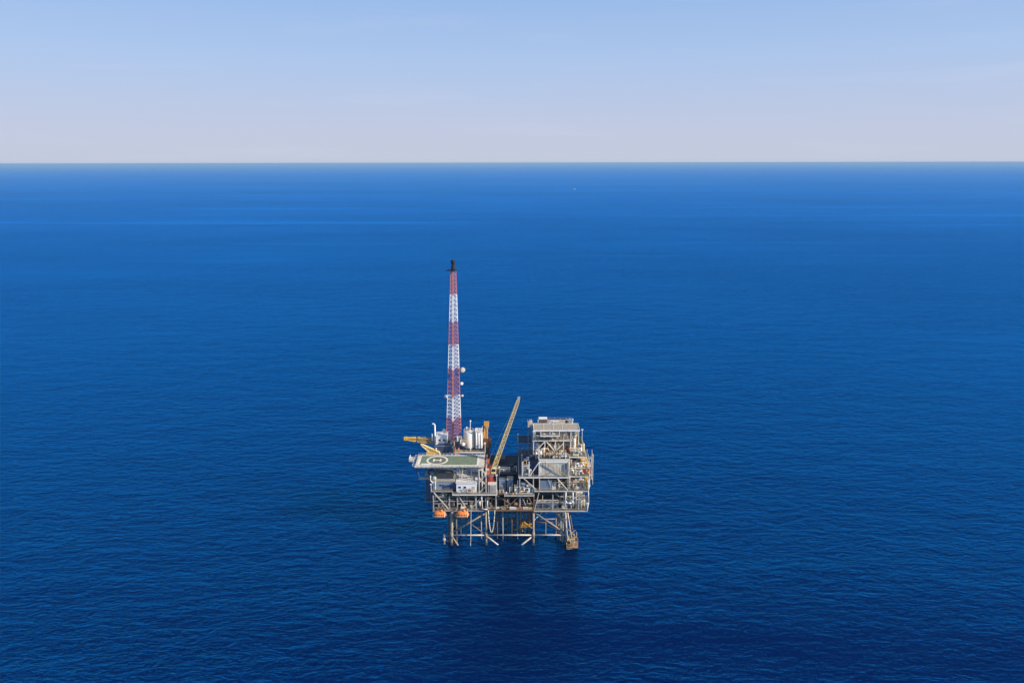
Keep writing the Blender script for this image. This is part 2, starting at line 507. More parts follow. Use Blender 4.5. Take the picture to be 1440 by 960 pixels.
strut((3.8, .2, ZM - 1.7), (6.2, .2, ZC + 2.4), .3, GREY); strut((6.9, .2, ZM - 1.7), (9.2, .2, ZC + 2.8), .3, BROWN)
strut((31.8, .1, ZM - .2), (25.2, .1, ZC + 3.4), .42, LGREY); strut((10.3, .1, ZC + .5), (12.2, .1, ZM - .2), .36, LGREY)
strut((22.5, .1, ZC + 4.6), (16, .1, ZC + .7), .26, GREY)
for y in (.5, 8, 16):
    strut((-36.4, y, ZC + 4.4), (-12.8, y, ZC + 4.4), .26, GREY)
strut((10.2, .3, ZC + 4.9), (22.6, .3, ZC + 4.9), .3, LGREY); strut((10.2, .5, ZC + 3.6), (33.8, .5, ZC + 3.6), .2, LGREY)
# columns main -> upper deck (right block) and its diagonals
for x in (3.3, 9.6, 12.4, 25.6, 35.0):
    column(x, .4, ZM + .9, ZU - .65, .42, LGREY)
    column(x, 15, ZM + .9, ZU - .65, .42, GREY); column(x, 31, ZM + .9, ZU - .65, .42, GREY)
strut((5.2, .05, ZU - .6), (10.9, .05, ZM + 1.2), .36, LGREY)
strut((20.6, .05, ZU - .6), (25.4, .05, ZM + 1.0), .36, DWHITE)
# upper -> top deck
for x in (4.5, 7.6, 12.2, 25.9):
    column(x, .9, ZU + .1, ZT - .8, .42, WHITE)
for x in (12.3, 25.9, 33.9):
    for y in (8, 18, 29): column(x, y, ZU + .1, ZT - 1.3, .45, LGREY)
column(4.4, 9, ZU + .1, ZT - .6, .4, LGREY)
strut((8.0, .8, ZU + .5), (12.0, .8, ZT - 1.2), .36, WHITE)
strut((14.7, .35, ZT - .8), (25.6, .35, ZU + .2), .34, TAN)
strut((14.2, .3, ZU + .2), (19.8, .3, ZU + 3.4), .24, TAN)
# top -> tower deck: the white truss
for x in (9.9, 15.2, 20.1, 23.9, 27.2):
    column(x, 10.4, ZT + .1 if x > 12 else ZU + .1, Z5 - .66, .40, WHITE)
    column(x, 20, ZT + .1 if x > 12 else ZU + .1, Z5 - .66, .40, LGREY); column(x, 29, ZT + .1 if x > 12 else ZU + .1, Z5 - .66, .40, LGREY)
strut((10.9, 10.2, ZT + .6), (14.9, 10.2, Z5 - .8), .40, WHITE); strut((16.0, 10.2, Z5 - .8), (19.8, 10.2, ZT + .6), .40, WHITE)
strut((19.2, 10.1, ZT - .3), (23.6, 10.1, Z5 - 1.8), .40, DWHITE)
# tower deck -> roof
for x in (10.6, 18.8, 27.3): 
    column(x, 10.4, Z5 + .1, Z6 - .3, .40, WHITE); column(x, 18.3, Z5 + .1, Z6 - .3, .40, WHITE)
column(30.9, 10.6, ZT - .5, Z6 - .3, .36, DWHITE); column(30.9, 18.3, ZT - .5, Z6 - .3, .36, DWHITE)
rf = MB().box(10.0, 31.2, 10.0, 18.8, Z6 - .2, Z6 + .05).build('roof', CONC, plat)
e = MB(); e.box(9.8, 31.4, 9.8, 9.999, Z6 - .55, Z6 + .2); e.box(9.8, 31.4, 18.801, 19.0, Z6 - .5, Z6 + .2)
e.box(9.8, 9.999, 9.999, 18.801, Z6 - .5, Z6 + .2); e.box(31.201, 31.4, 9.999, 18.801, Z6 - .5, Z6 + .2)
for x in (14.6, 19.1, 23.4): e.box(x - .1, x + .1, 10, 18.8, Z6 + .053, Z6 + .16)
e.build('girder', WHITE, rf)
bl = deck(13.0, 22.0, 8.2, 9.7, Z5 + 3.0, WHITE, rails='flr', name='balcony', rail_m=WHITE, eb=.45)
for x in (13.2, 17.5, 21.8): MB().bar((x, 9.3, Z5 + 3), (x, 9.3, Z6 - .3), .25).build('hanger', WHITE, plat)
# roof-level landing and rear roof deck
deck(7.4, 9.7, 17, 24, Z6 - .6, LGREY, rails='fl', name='landing', rail_m=WHITE, plate=CONC)
deck(12.5, 29, 19.9, 29, Z6 - 1.7, LGREY, rails='b', name='rear_roof', plate=CONC)
for x in (12.8, 28.7): column(x, 28.6, Z5 + .1, Z6 - 2.2, .4, LGREY)
for z in (35.6, 46): 
    MB().rail([(7.6, 17.45, z), (7.6, 23.6, z)]).bar((7.6, 17.3, z + .02), (7.6, 23.8, z + .02), .2).build('railing', GREY, plat)
MB().bar((7.6, 17.3, ZU), (7.6, 17.3, Z6 - 1.2), .36).build('column', BLUEG, plat)
MB().bar((7.6, 23.8, ZU), (7.6, 23.8, Z6 - 1.2), .36).build('column', BLUEG, plat)
# open frame left of the tower, the tower's shade painted in as dark blue
fr_ = deck(2.6, 9.2, 24, 32, 42.0, NAVY, rails='fl', name='side_landing', rail_m=BLUEG, plate=DECKD)
for x in (2.8, 6.1, 9.0):
    for y in (24.2, 31.8): column(x, y, ZU + .1, 41.4, .32, BLUEG)
for z in (36.4, 39.2): strut((2.8, 24.1, z), (9, 24.1, z), .22, BLUEG)
strut((3, 24, ZU + .3), (6, 24, 41), .2, BLUEG)
# left rear module legs
for x in (-36, -29, -22, -13.6):
    for y in (19, 32.5): column(x, y, ZM, ZL - .65, .45, GREY)

# wall panels, backing bulkheads darkened to paint in the shade inside the decks
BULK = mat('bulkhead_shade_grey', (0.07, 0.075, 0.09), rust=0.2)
def panel(x0, x1, y, z0, z1, m, name='shade_bulkhead', t=.18): return MB().box(x0, x1, y, y + t, z0, z1).build(name, m, plat)
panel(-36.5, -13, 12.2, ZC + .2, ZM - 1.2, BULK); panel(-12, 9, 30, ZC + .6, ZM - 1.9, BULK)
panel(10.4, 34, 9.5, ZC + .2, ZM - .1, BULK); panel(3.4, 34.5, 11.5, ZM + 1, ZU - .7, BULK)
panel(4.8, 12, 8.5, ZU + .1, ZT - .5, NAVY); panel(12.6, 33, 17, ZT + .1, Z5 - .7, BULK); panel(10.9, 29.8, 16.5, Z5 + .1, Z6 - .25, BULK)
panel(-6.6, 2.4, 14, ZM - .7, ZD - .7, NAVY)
# ------------------------------------------------------------------ helideck
HZ = 40.0
hx0, hx1, hy0, hy1 = -44.5, -13.1, -.6, 12.2
heli = thing('helideck', ((hx0 + hx1) / 2, 6, HZ - 1), 'green helicopter deck with white ring and H over the left side of the platform', 'helideck')
MB().box(hx0, hx1, hy0, hy1, HZ - .5, HZ).build('deck_slab', DWHITE, heli)
MB().box(hx0 - .1, hx1 + .1, hy0 - .32, hy0 - .04, HZ - .75, HZ + .12).build('fascia', DWHITE, heli)
MB().box(-42.6, -16.4, hy0 + 1.0, hy1 - 1.0, HZ, HZ + .012).build('landing_surface', GREEN, heli)
m = MB()
for x0, x1, y0, y1 in ((-43.0, -16.0, hy0 + .5, hy0 + .99), (-43.0, -16.0, hy1 - .99, hy1 - .5), (-43.0, -42.62, hy0 + 1.0, hy1 - 1.0), (-16.38, -15.6, hy0 + 1.0, hy1 - 1.0)):
    m.box(x0, x1, y0, y1, HZ, HZ + .02)
m.box(-41.9, -37.3, hy0 + 1.2, hy0 + 2.7, HZ + .013, HZ + .03)
m.build('border_line', LINE, heli)
cx, cy = -34.9, 5.9
def ring(r0, r1, z, n=64):
    vs, fs = [], []
    for k in range(n):
        t = 2 * math.pi * k / n
        vs += [(cx + r0 * math.cos(t), cy + r0 * math.sin(t), z), (cx + r1 * math.cos(t), cy + r1 * math.sin(t), z)]
    for k in range(n):
        j = (k + 1) % n; fs.append((2 * k, 2 * k + 1, 2 * j + 1, 2 * j))
    return MB().add(vs, fs)
ring(4.1, 5.05, HZ + .024).build('landing_circle', LINE, heli)
ring(0.02, 4.09, HZ + .018).build('circle_fill', OLIVE, heli)
m = MB(); z = HZ + .03
m.box(cx - 1.95, cx - 1.15, cy - 1.6, cy + 1.6, z, z + .01); m.box(cx + 1.15, cx + 1.95, cy - 1.6, cy + 1.6, z, z + .01); m.box(cx - 1.145, cx + 1.145, cy - .42, cy + .42, z, z + .01)
m.build('letter_h', LINE, heli)
# perimeter safety net frames
m = MB()
for y, s in ((hy0, -1), (hy1, 1)):
    m.bar((hx0, y + s * 1.3, HZ + .15), (hx1, y + s * 1.3, HZ + .15), .12)
    n = 16
    for k in range(n + 1):
        x = hx0 + (hx1 - hx0) * k / n; m.bar((x, y, HZ - .3), (x, y + s * 1.3, HZ + .15), .12)
for x, s in ((hx0, -1), (hx1, 1)):
    m.bar((x + s * 1.2, hy0, HZ + .15), (x + s * 1.2, hy1, HZ + .15), .12)
    for k in range(8):
        y = hy0 + (hy1 - hy0) * k / 7; m.bar((x, y, HZ - .3), (x + s * 1.2, y, HZ + .15), .12)
m.build('safety_net', DWHITE, heli)
m = MB(); m.box(hx0 + .5, hx1 - .5, hy0 + .3, hy0 + .6, HZ - 1.5, HZ - .5); m.box(hx0 + .5, hx1 - .5, hy1 - .6, hy1 - .3, HZ - 1.5, HZ - .5)
for k in range(9):
    x = hx0 + 1 + (hx1 - hx0 - 2) * k / 8; m.box(x - .15, x + .15, hy0 + .62, hy1 - .62, HZ - 1.3, HZ - .503)
m.build('girder', GREY, heli)
for p, q, w, mm in (((-28.6, .5, HZ - 1.4), (-23.4, 3.5, 33.5), .55, LGREY), ((-33, 1, HZ - 1.4), (-37, 6, 31.2), .4, DGREY), ((-41, 3, HZ - 1.4), (-36.5, 8, 30), .4, DGREY), ((-14, 2, HZ - 1.4), (-14, 2, 26.4), .5, WHITE),
                    ((-24.5, 2, HZ - 1.4), (-24.5, 9.7, 31.4), .35, WHITE), ((-19, 2, HZ - 1.4), (-19, 2, 31.3), .3, WHITE), ((-14, 11.5, HZ - 1.4), (-14, 11.5, 26.4), .5, WHITE), ((-36, 11.6, HZ - 1.4), (-36, 11.6, 27.5), .5, DGREY), ((-29, 11.6, HZ - 1.4), (-29, 11.6, 27.5), .4, DGREY)):
    MB().bar(p, q, w).build('support', mm, heli)
st = MB(); st.box(hx0 - 3.6, hx0 - 1.4, 5.5, 11, HZ - .6, HZ - .3).build('access_platform', LGREY, heli)
r = MB(); r.rail([(hx0 - 3.5, 5.6, HZ - .3), (hx0 - 1.5, 5.6, HZ - .3)], 1.1, 1, .16); r.rail([(hx0 - 3.5, 5.6, HZ - .3), (hx0 - 3.5, 10.9, HZ - .3)], 1.1, 1.3, .16); r.build('railing', WHITE, heli)
m = MB().box(hx0 + .2, hx0 + 1.2, hy0 + 2, hy1 - 4, HZ, HZ + .45)
m.build('edge_step', DWHITE, heli)
m = MB()
for k in range(14):
    x = -37.2 + k * 1.62 + random.uniform(-.2, .2)
    if k in (4, 9): continue
    m.box(x, x + random.uniform(.7, 1.2), hy0 - .36, hy0 - .323, HZ - .55, HZ - .12)
m.build('lettering_bar', BROWN, heli)  # short dark bars standing in for illegible edge lettering
for k in range(10):
    x = hx0 + .6 + k * (hx1 - hx0 - 1.2) / 9
    MB().lathe((x, hy0 + .25, HZ), [(.16, 0), (.16, .18), (.08, .28)], n=8).build('perimeter_light', YEL, heli)

# ------------------------------------------------------------------ quarters under the helideck
def windows(parent, xs, y, z, w=1.1, h=.9, frame=WHITE):
    for x in xs:
        f = MB().box(x - w / 2 - .12, x + w / 2 + .12, y - .07, y, z - .12, z + h + .12).build('window', frame, parent)
        MB().box(x - w / 2, x + w / 2, y - .09, y - .072, z, z + h).build('pane', GLASS, f)
q = thing('quarters_building', (-20.9, 5, ZM - .4), 'bright white flat roofed cabin block below the helideck on the white deck', 'building')
MB().box(-25.9, -16.6, .4, 10.2, ZM - .4, 31.0).build('wall', MWHITE, q)
MB().box(-26.2, -16.2, .1, 10.4, 31.0, 31.28).build('roof', MWHITE, q)
MB().box(-17.7, -17.3, .12, 10.3, 31.283, 31.36).build('roof_seam', LGREY, q)
windows(q, (-24.3, -21.9), .4, ZM + 1.9)
d_ = MB().box(-20.1, -19.0, .33, .4, ZM - .38, ZM + 1.9).build('door', GREY, q); MB().box(-19.3, -19.2, .27, .33, ZM + .6, ZM + .8).build('handle', DGREY, d_)
MB().box(-18.4, -17.2, .2, .4, ZM + 1, ZM + 2.8).build('panel_box', LGREY, q)
MB().rail([(-25.9, .2, 31.3), (-16.6, .2, 31.3)], .9, 2.4, .07).build('railing', DWHITE, q)
for k in range(3): MB().lathe((-24.6 + k * 2.9, 4.2 + k, 31.28), [(.35, 0), (.35, .5), (.6, .55), (.3, .8)], n=10).build('roof_vent', LGREY, q)
q2 = thing('upper_cabin', (-20.5, 12.8, 31), 'grey upper cabin with posts standing behind the white cabin roof under the helideck', 'cabin')
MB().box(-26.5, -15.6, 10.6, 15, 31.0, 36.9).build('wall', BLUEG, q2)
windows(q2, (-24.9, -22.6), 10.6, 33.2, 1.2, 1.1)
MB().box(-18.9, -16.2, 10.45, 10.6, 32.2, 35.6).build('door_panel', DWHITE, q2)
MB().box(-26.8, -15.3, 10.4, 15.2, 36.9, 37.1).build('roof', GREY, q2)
for x in (-26, -23.6, -19.6, -16): MB().bar((x, 10.2, 31), (x, 10.2, 36.9), .22).build('post', WHITE, q2)
q3 = thing('shaded_quarters_block', (-32, 7, ZM + .5), 'flat roofed block under the helideck, shade painted in as blue grey', 'building')
MB().box(-37.2, -26.7, 2.2, 11, ZM + .5, 30.9).build('wall', BLUEG, q3)  # wall colour carries the helideck's shade as blue grey
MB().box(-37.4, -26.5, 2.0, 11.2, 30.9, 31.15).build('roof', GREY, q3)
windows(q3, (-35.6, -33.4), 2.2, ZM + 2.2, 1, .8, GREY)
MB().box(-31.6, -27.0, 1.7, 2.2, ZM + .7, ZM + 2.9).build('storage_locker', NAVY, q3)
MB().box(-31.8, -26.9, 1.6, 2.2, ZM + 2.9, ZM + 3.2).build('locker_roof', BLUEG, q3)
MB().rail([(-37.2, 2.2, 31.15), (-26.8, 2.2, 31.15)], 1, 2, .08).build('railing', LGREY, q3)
q4 = thing('side_module', (-40, 16, 21), 'module hanging off the left edge, blue shade painted into its walls', 'module')
MB().box(-41.2, -37.8, 9.6, 25.5, ZC + 1.6, 30.4).build('wall', BLUEG, q4)  # blue of the shaded left side is painted into this wall
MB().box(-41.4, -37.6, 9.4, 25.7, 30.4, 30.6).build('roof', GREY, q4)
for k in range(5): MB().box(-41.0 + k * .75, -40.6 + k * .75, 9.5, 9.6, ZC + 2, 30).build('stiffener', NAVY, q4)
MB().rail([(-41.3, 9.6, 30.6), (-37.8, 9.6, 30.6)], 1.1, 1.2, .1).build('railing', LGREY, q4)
# a grey cabinet on the edge beside the quarters
c = thing('grey_cabinet', (-9.4, 1, ZM - .4), 'square light grey cabinet at the right end of the white deck', 'cabinet')
MB().box(-11.3, -7.5, .2, 3.4, ZM - .4, ZM + 3.5).build('body', LGREY, c)
MB().box(-11.4, -7.4, .1, 3.5, ZM + 3.5, ZM + 3.65).build('roof', DWHITE, c)
for x in (-10.9, -9.2): MB().box(x, x + 1.5, .12, .2, ZM - .1, ZM + 3.2).build('door', GREY, c)
# stairway tower beside quarters
s_ = thing('stair_tower', (-13.8, 2, ZM - .4), 'white open stairway with posts between the quarters and the crane', 'stairs')
for x in (-15.4, -12.2):
    for y in (.4, 4.6): MB().box(x - .14, x + .14, y - .14, y + .14, ZM - .4, HZ - 1.6).build('post', WHITE, s_)
zz = ZM - .4; k = 0
while zz < HZ - 4:
    a, b = (-15.1, -12.5) if k % 2 == 0 else (-12.5, -15.1)
    m = MB(); y = .9 + (k % 2) * 2
    for off in (0, 1.1): m.bar((a, y + off, zz), (b, y + off, zz + 2.6), .2)
    for i in range(7): xx = a + (b - a) * i / 6; m.box(xx - .15, xx + .15, y, y + 1.1, zz + 2.6 * i / 6, zz + 2.6 * i / 6 + .06)
    m.build('flight', DWHITE, s_); MB().box(*((-15.5, -14.6) if k % 2 else (-12.9, -12.1)), .5, 4.5, zz + 2.6, zz + 2.7).build('landing', CREAM if k % 2 else LGREY, s_)
    zz += 2.75; k += 1

# ------------------------------------------------------------------ lattice mast
MX, MY, MZ0 = -28.5, 21.5, ZL
mast = thing('lattice_mast', (MX, MY, MZ0), 'tall tapering red and white banded lattice mast with a blackened tip', 'mast')
ztop = wz(380, MY); zb = wz(617, MY)
rows = [617, 588, 556, 518, 485, 452, 414, 381]
def half(z):          # half width of the triangular section
    return 3.75 + (1.25 - 3.75) * (z - zb) / (ztop - zb)
def lp(k, z):
    w = half(z) * 1.1
    a = (-math.pi / 2, R(30), R(150))[k]
    return Vector((MX + 1.5 * (z - zb) / (ztop - zb) + w * math.cos(a), MY + w * math.sin(a) * .9, z))
for i in range(7):
    z0, z1 = wz(rows[i], MY), wz(rows[i + 1], MY)
    m = MB(); n = max(6, round((z1 - z0) / 2.4))
    for k in range(3):
        m.tube(lp(k, z0), lp(k, z1), .34 if k == 0 else (.2 if i % 2 else .15), 6)
        for j in range(n):
            a, b = z0 + (z1 - z0) * j / n, z0 + (z1 - z0) * (j + 1) / n
            k2 = (k + 1) % 3
            m.tube(lp(k, b), lp(k2, b), .075 if i % 2 else .055, 5)
            if k == 2: m.tube(lp(k, b), lp(k2, a), .09 if i % 2 else .062, 5)
            else: m.tube(lp(k, a), lp(k2, b), .09 if i % 2 else .062, 5)
    # cable tray and ladder up the near leg
    c0, c1 = lp(0, z0), lp(0, z1)
    for dx in (-.32, .32): m.tube(c0 + Vector((dx, -.25, 0)), c1 + Vector((dx, -.25, 0)), .09, 4)
    n2 = int((z1 - z0) / .9)
    for j in range(n2):
        p = c0.lerp(c1, j / n2); m.box(p.x - .3, p.x + .3, p.y - .34, p.y - .2, p.z, p.z + .16)
    m.build('lattice_section', RED if i % 2 == 0 else MWHITE, mast)
zt = ztop; MX += 1.5
m = MB().lathe((MX, MY, zt), [(2.0, -.1), (2.0, .15)], n=12); m.rail([(MX - 1.7, MY - 1.2, zt), (MX + 1.7, MY - 1.2, zt)], 1, 1.2, .12); m.box(MX - 3.2, MX - 1, MY - .6, MY + .6, zt - .1, zt + .3)
m.build('top_platform', BLACK, mast)
MB().lathe((MX, MY, zt + .15), [(.9, 0), (.9, 2.2), (.55, 2.4), (.55, 2.7), (1.0, 3.2), (1.05, 4.6), (.7, 4.7)], n=14).build('flare_tip', BLACK, mast)
MX -= 1.5
def dish(p, r, parent, m_=MWHITE, d=Vector((.35, -1, .05))):
    d = d.normalized(); p = Vector(p)
    o = MB().tube(p, p + d * r * .35, r, 20).tube(p + d * r * .35, p + d * r * .5, r, 20, r2=r * .55).build('dish_antenna', m_, parent, True)
    MB().tube(p, p - d * .9, .14, 6).build('bracket', DGREY, o)
dish(at(649.5, 520, MY - 1.5), 1.35, mast, LGREY)
dish(at(648.5, 539, MY), .8, mast); dish(at(626.5, 557, MY), .8, mast, d=Vector((-.5, -1, 0)))
dish(at(649.5, 556, MY), .6, mast, LGREY); dish(at(624.5, 605, MY - 1), 1.1, mast, d=Vector((-.7, -1, 0)))
# substructure the mast stands on
m = MB()
for k in range(3):
    p = lp(k, zb); m.tube((p.x, p.y, MZ0), p, .42, 8)
    p2 = lp((k + 1) % 3, zb); m.tube(p, p2, .25, 6); m.tube((p.x, p.y, MZ0), p2, .2, 6)
m.build('base_frame', DGREY, mast)
pr_ = thing('red_ladder_tower', (wx(642, 17.5, ZL), 17.5, ZM), 'narrow red and white ladder frame rising behind the green helideck', 'ladder tower')
x = wx(642, 17.5, 38); m = MB()
for dx in (-.9, .9):
    for dy in (0, 1.6): m.tube((x + dx, 17.0 + dy, ZM), (x + dx, 17.0 + dy, wz(630, 17)), .16, 5)
m.build('frame', RED, pr_)
m = MB(); n = 14; zt2 = wz(631, 17)
for j in range(n):
    a = ZM + 1 + (zt2 - ZM - 1) * j / n; m.box(x - .9, x + .9, 16.85, 17.0, a, a + .25)
m.build('rung', MWHITE if False else PYEL, pr_)

# ------------------------------------------------------------------ rear-left module: cabin, hull shaped tank, round tanks
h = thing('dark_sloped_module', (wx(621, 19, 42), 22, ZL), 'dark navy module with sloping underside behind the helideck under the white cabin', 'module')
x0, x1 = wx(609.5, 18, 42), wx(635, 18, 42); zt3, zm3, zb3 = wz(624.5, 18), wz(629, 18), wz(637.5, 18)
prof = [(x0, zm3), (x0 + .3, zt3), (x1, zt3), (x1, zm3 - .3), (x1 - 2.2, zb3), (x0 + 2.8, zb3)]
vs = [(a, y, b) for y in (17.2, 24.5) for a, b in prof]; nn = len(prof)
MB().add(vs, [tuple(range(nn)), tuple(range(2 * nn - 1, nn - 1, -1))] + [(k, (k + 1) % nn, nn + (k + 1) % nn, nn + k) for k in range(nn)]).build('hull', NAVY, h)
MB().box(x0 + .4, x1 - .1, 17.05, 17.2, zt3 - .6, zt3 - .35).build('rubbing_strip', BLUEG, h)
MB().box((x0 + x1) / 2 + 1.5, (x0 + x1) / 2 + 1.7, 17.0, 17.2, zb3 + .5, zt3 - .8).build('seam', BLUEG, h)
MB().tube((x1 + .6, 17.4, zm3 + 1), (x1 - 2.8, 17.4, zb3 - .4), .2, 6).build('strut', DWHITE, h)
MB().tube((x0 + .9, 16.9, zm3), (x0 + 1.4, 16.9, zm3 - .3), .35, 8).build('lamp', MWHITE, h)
wc = thing('white_cabin', (wx(620, 20, 44), 22, zt3), 'small white cabin on top of the dark sloped module left of the mast', 'cabin')
a0, a1 = wx(612.5, 19, 44), wx(628, 19, 44)
MB().box(a0, a1, 19, 25, zt3, zt3 + 3.7).build('wall', MWHITE, wc); MB().box(a0 - .2, a1 + .2, 18.8, 25.2, zt3 + 3.7, zt3 + 3.9).build('roof', MWHITE, wc)
windows(wc, (a0 + 1.8, a0 + 3.8), 19, zt3 + 1.4, .9, .9, LGREY); MB().box(a1 - 1.2, a1 - .2, 18.93, 19, zt3 + .1, zt3 + 2.2).build('door', GREY, wc)
vp = thing('vent_pipe', (wx(611, 20, 42), 20, ZL), 'white vent pipe with a hooked top left of the mast', 'vent pipe')
x = wx(611.2, 20, 46); zt4 = wz(594.5, 20); pts = [Vector((x, 20, ZL))] + [Vector((x, 20, zt4 - 1.2))] + [Vector((x - .8 + .8 * math.cos(t), 20, zt4 - 1.2 + .9 * math.sin(t))) for t in (.5, 1.0, 1.57, 2.1)]
MB().path(pts, .36, 10).build('pipe', MWHITE, vp, True); MB().tube((x, 20, ZL + 5.4), (x, 20, ZL + 5.9), .7, 12).build('flange', LGREY, vp)
for dx, hh in ((-1.4, 2.6), (1.1, 3.2)): MB().tube((x + dx, 20.3, zt3 + 1), (x + dx, 20.3, zt3 + 3 + hh * .6), .3, 8).build('side_pipe', MWHITE, vp)
def tank(px0, px1, pyb, pyt, Y, m_, label, name='storage_tank', dome=True):
    zb_, zt_ = wz(pyb, Y), wz(pyt, Y); x0, x1 = wx(px0, Y, zt_), wx(px1, Y, zt_); r = (x1 - x0) / 2; c = Vector(((x0 + x1) / 2, Y + r, zb_))
    o = thing(name, tuple(c), label, 'tank')
    H_ = zt_ - zb_
    MB().lathe(c, [(r * .96, 0), (r, .3), (r, H_ - r * .35), (r * .82, H_ - r * .12), (r * .45, H_)], n=28).build('shell', m_, o, True)
    t_ = MB()
    for k in range(14):
        a, b = 2 * math.pi * k / 14, 2 * math.pi * (k + 1) / 14
        p = c + Vector((r * .93 * math.cos(a), r * .93 * math.sin(a), H_ - r * .2)); p2 = c + Vector((r * .93 * math.cos(b), r * .93 * math.sin(b), H_ - r * .2))
        t_.bar(p, p + Vector((0, 0, 1.1)), .12); t_.bar(p + Vector((0, 0, 1.1)), p2 + Vector((0, 0, 1.1)), .12)
    t_.build('railing', DWHITE, o)
    MB().tube(c + Vector((0, 0, H_)), c + Vector((0, 0, H_ + .6)), .5, 10).build('manhole', GREY, o)
    m = MB()
    for dx in (-.25, .25): m.bar(c + Vector((r * .5 + dx, -r * .88, 0)), c + Vector((r * .5 + dx, -r * .88, H_)), .08)
    m.build('ladder', GREY, o)
    return o
tank(650.5, 666.5, 630.5, 608, 20, WHITE, 'large white round tank with railed top right of the mast')
th = thing('tank_house', (wx(674, 21, 42), 22, ZL), 'bright white ribbed tower between the large round tank and the orange yellow crane', 'module')
x0, x1, z0, z1 = wx(667.5, 20, 44), wx(677.5, 20, 44), wz(630.5, 20), wz(607, 20)
MB().box(x0, x1, 20.5, 25, z0, z1).build('wall', WHITE, th)
for k in range(3):
    xx = x0 + .55 + (x1 - x0 - 1.1) * k / 2; MB().vessel((xx, 20.2, z0 + .1), .5, z1 - z0 - .4 - k * .3, 'z', 12).build('vertical_pipe', MWHITE, th, True)
MB().box(x0 - .1, x1 + .1, 19.6, 25.1, z1, z1 + .2).build('roof', MWHITE, th); MB().rail([(x0, 19.7, z1 + .2), (x1, 19.7, z1 + .2), (x1, 25, z1 + .2)], 1.1, 1.2, .12).build('railing', DWHITE, th)
MB().box(x0 + 1.1, x0 + 1.7, 20.44, 20.499, z1 - 1.4, z1 - .6).build('hatch', DGREY, th)
tk = thing('horizontal_tank', (wx(664, 19, 40), 19, ZL), 'low white tank skid under the round tanks', 'tank')
x0, x1 = wx(651, 19, 39), wx(676, 19, 39); MB().vessel((x0, 17.6, 36.4), .9, x1 - x0, 'x').build('shell', WHITE, tk, True); MB().box(x0, x1, 16.6, 18.4, 34.9, 35.4).build('skid', NAVY, tk)
ball = single(MB().lathe(at(650.5, 624.5, 18.6) - Vector((0, 0, .9)), [(.05, 0), (.55, .2), (.88, .6), (.95, 1.0), (.8, 1.5), (.4, 1.85), (.05, 1.95)], n=16), 'radome', MWHITE, tuple(at(650.5, 627, 18.6)), 'small white radome ball at the foot of the big round tank', 'radome', smooth=True)
an = thing('whip_antenna', tuple(at(661.5, 606, 24)), 'thin white whip antenna above the large round tank', 'antenna')
a = at(660.5, 606, 24); b = at(660.8, 592, 24); MB().tube(a, b, .14, 6).build('mast', MWHITE, an); MB().lathe(b - Vector((0, 0, .3)), [(.1, 0), (.4, .2), (.4, .6), (.1, .9)], n=8).build('tip', MWHITE, an)
an = thing('short_antenna', tuple(at(656, 606, 23)), 'short stub antenna left of the whip antenna on the tank', 'antenna')
a = at(656, 607, 23); b = at(655.6, 600.5, 23); MB().tube(a, b, .14, 6).build('mast', MWHITE, an); MB().lathe(b, [(.1, -.3), (.45, 0), (.1, .3)], n=8).build('tip', MWHITE, an)
# junk under the mast
for k, (px, py, w, hh, mm, lab) in enumerate(((645, 618, 2.6, 1.6, GREY, 'grey junction box on the rear deck below the mast'), (650, 624, 3.0, 2.0, TAN, 'tan pump skid between the mast and the round tank'),
                                         (636, 626, 2.0, 1.8, DWHITE, 'dirty white valve box beside the dark sloped module'))):
    c = at(px, py, 20); o = thing('equipment_box', (c.x, c.y, c.z), lab, 'equipment')
    MB().box(c.x - w / 2, c.x + w / 2, 19, 21, c.z, c.z + hh).build('body', mm, o); MB().tube((c.x - w * .3, 18.8, c.z), (c.x - w * .3, 18.8, c.z + hh + .8), .18, 6).build('pipe', MWHITE, o)
    MB().box(c.x, c.x + w * .4, 18.93, 19, c.z + .3, c.z + hh - .3).build('door', DGREY, o)

# ------------------------------------------------------------------ cranes
def lattice(mb, p, q, w0, w1, d0, d1, side, n, rc=.14, rb=.09, taper=0.12):
    """four chord boom from p to q; side is the width direction"""
    p, q = Vector(p), Vector(q); d = (q - p).normalized(); side = (side - d * side.dot(d)).normalized(); up = d.cross(side)
    def c(t, i):
        k = 1.0
        if t < taper: k = .35 + .65 * t / taper
        if t > 1 - taper: k = .35 + .65 * (1 - t) / taper
        w = (w0 + (w1 - w0) * t) * k / 2; h_ = (d0 + (d1 - d0) * t) * k / 2
        s1, s2 = ((-1, -1), (1, -1), (1, 1), (-1, 1))[i]
        return p.lerp(q, t) + side * (w * s1) + up * (h_ * s2)
    for i in range(4):
        for j in range(n):
            mb.tube(c(j / n, i), c((j + 1) / n, i), rc, 5)
            k2 = (i + 1) % 4
            mb.tube(c(j / n, i) if j % 2 else c((j + 1) / n, i), c((j + 1) / n, k2) if j % 2 else c(j / n, k2), rb, 4)
            mb.tube(c((j + 1) / n, i), c((j + 1) / n, k2), rb, 4)
    return mb
X_ = Vector((1, 0, 0))
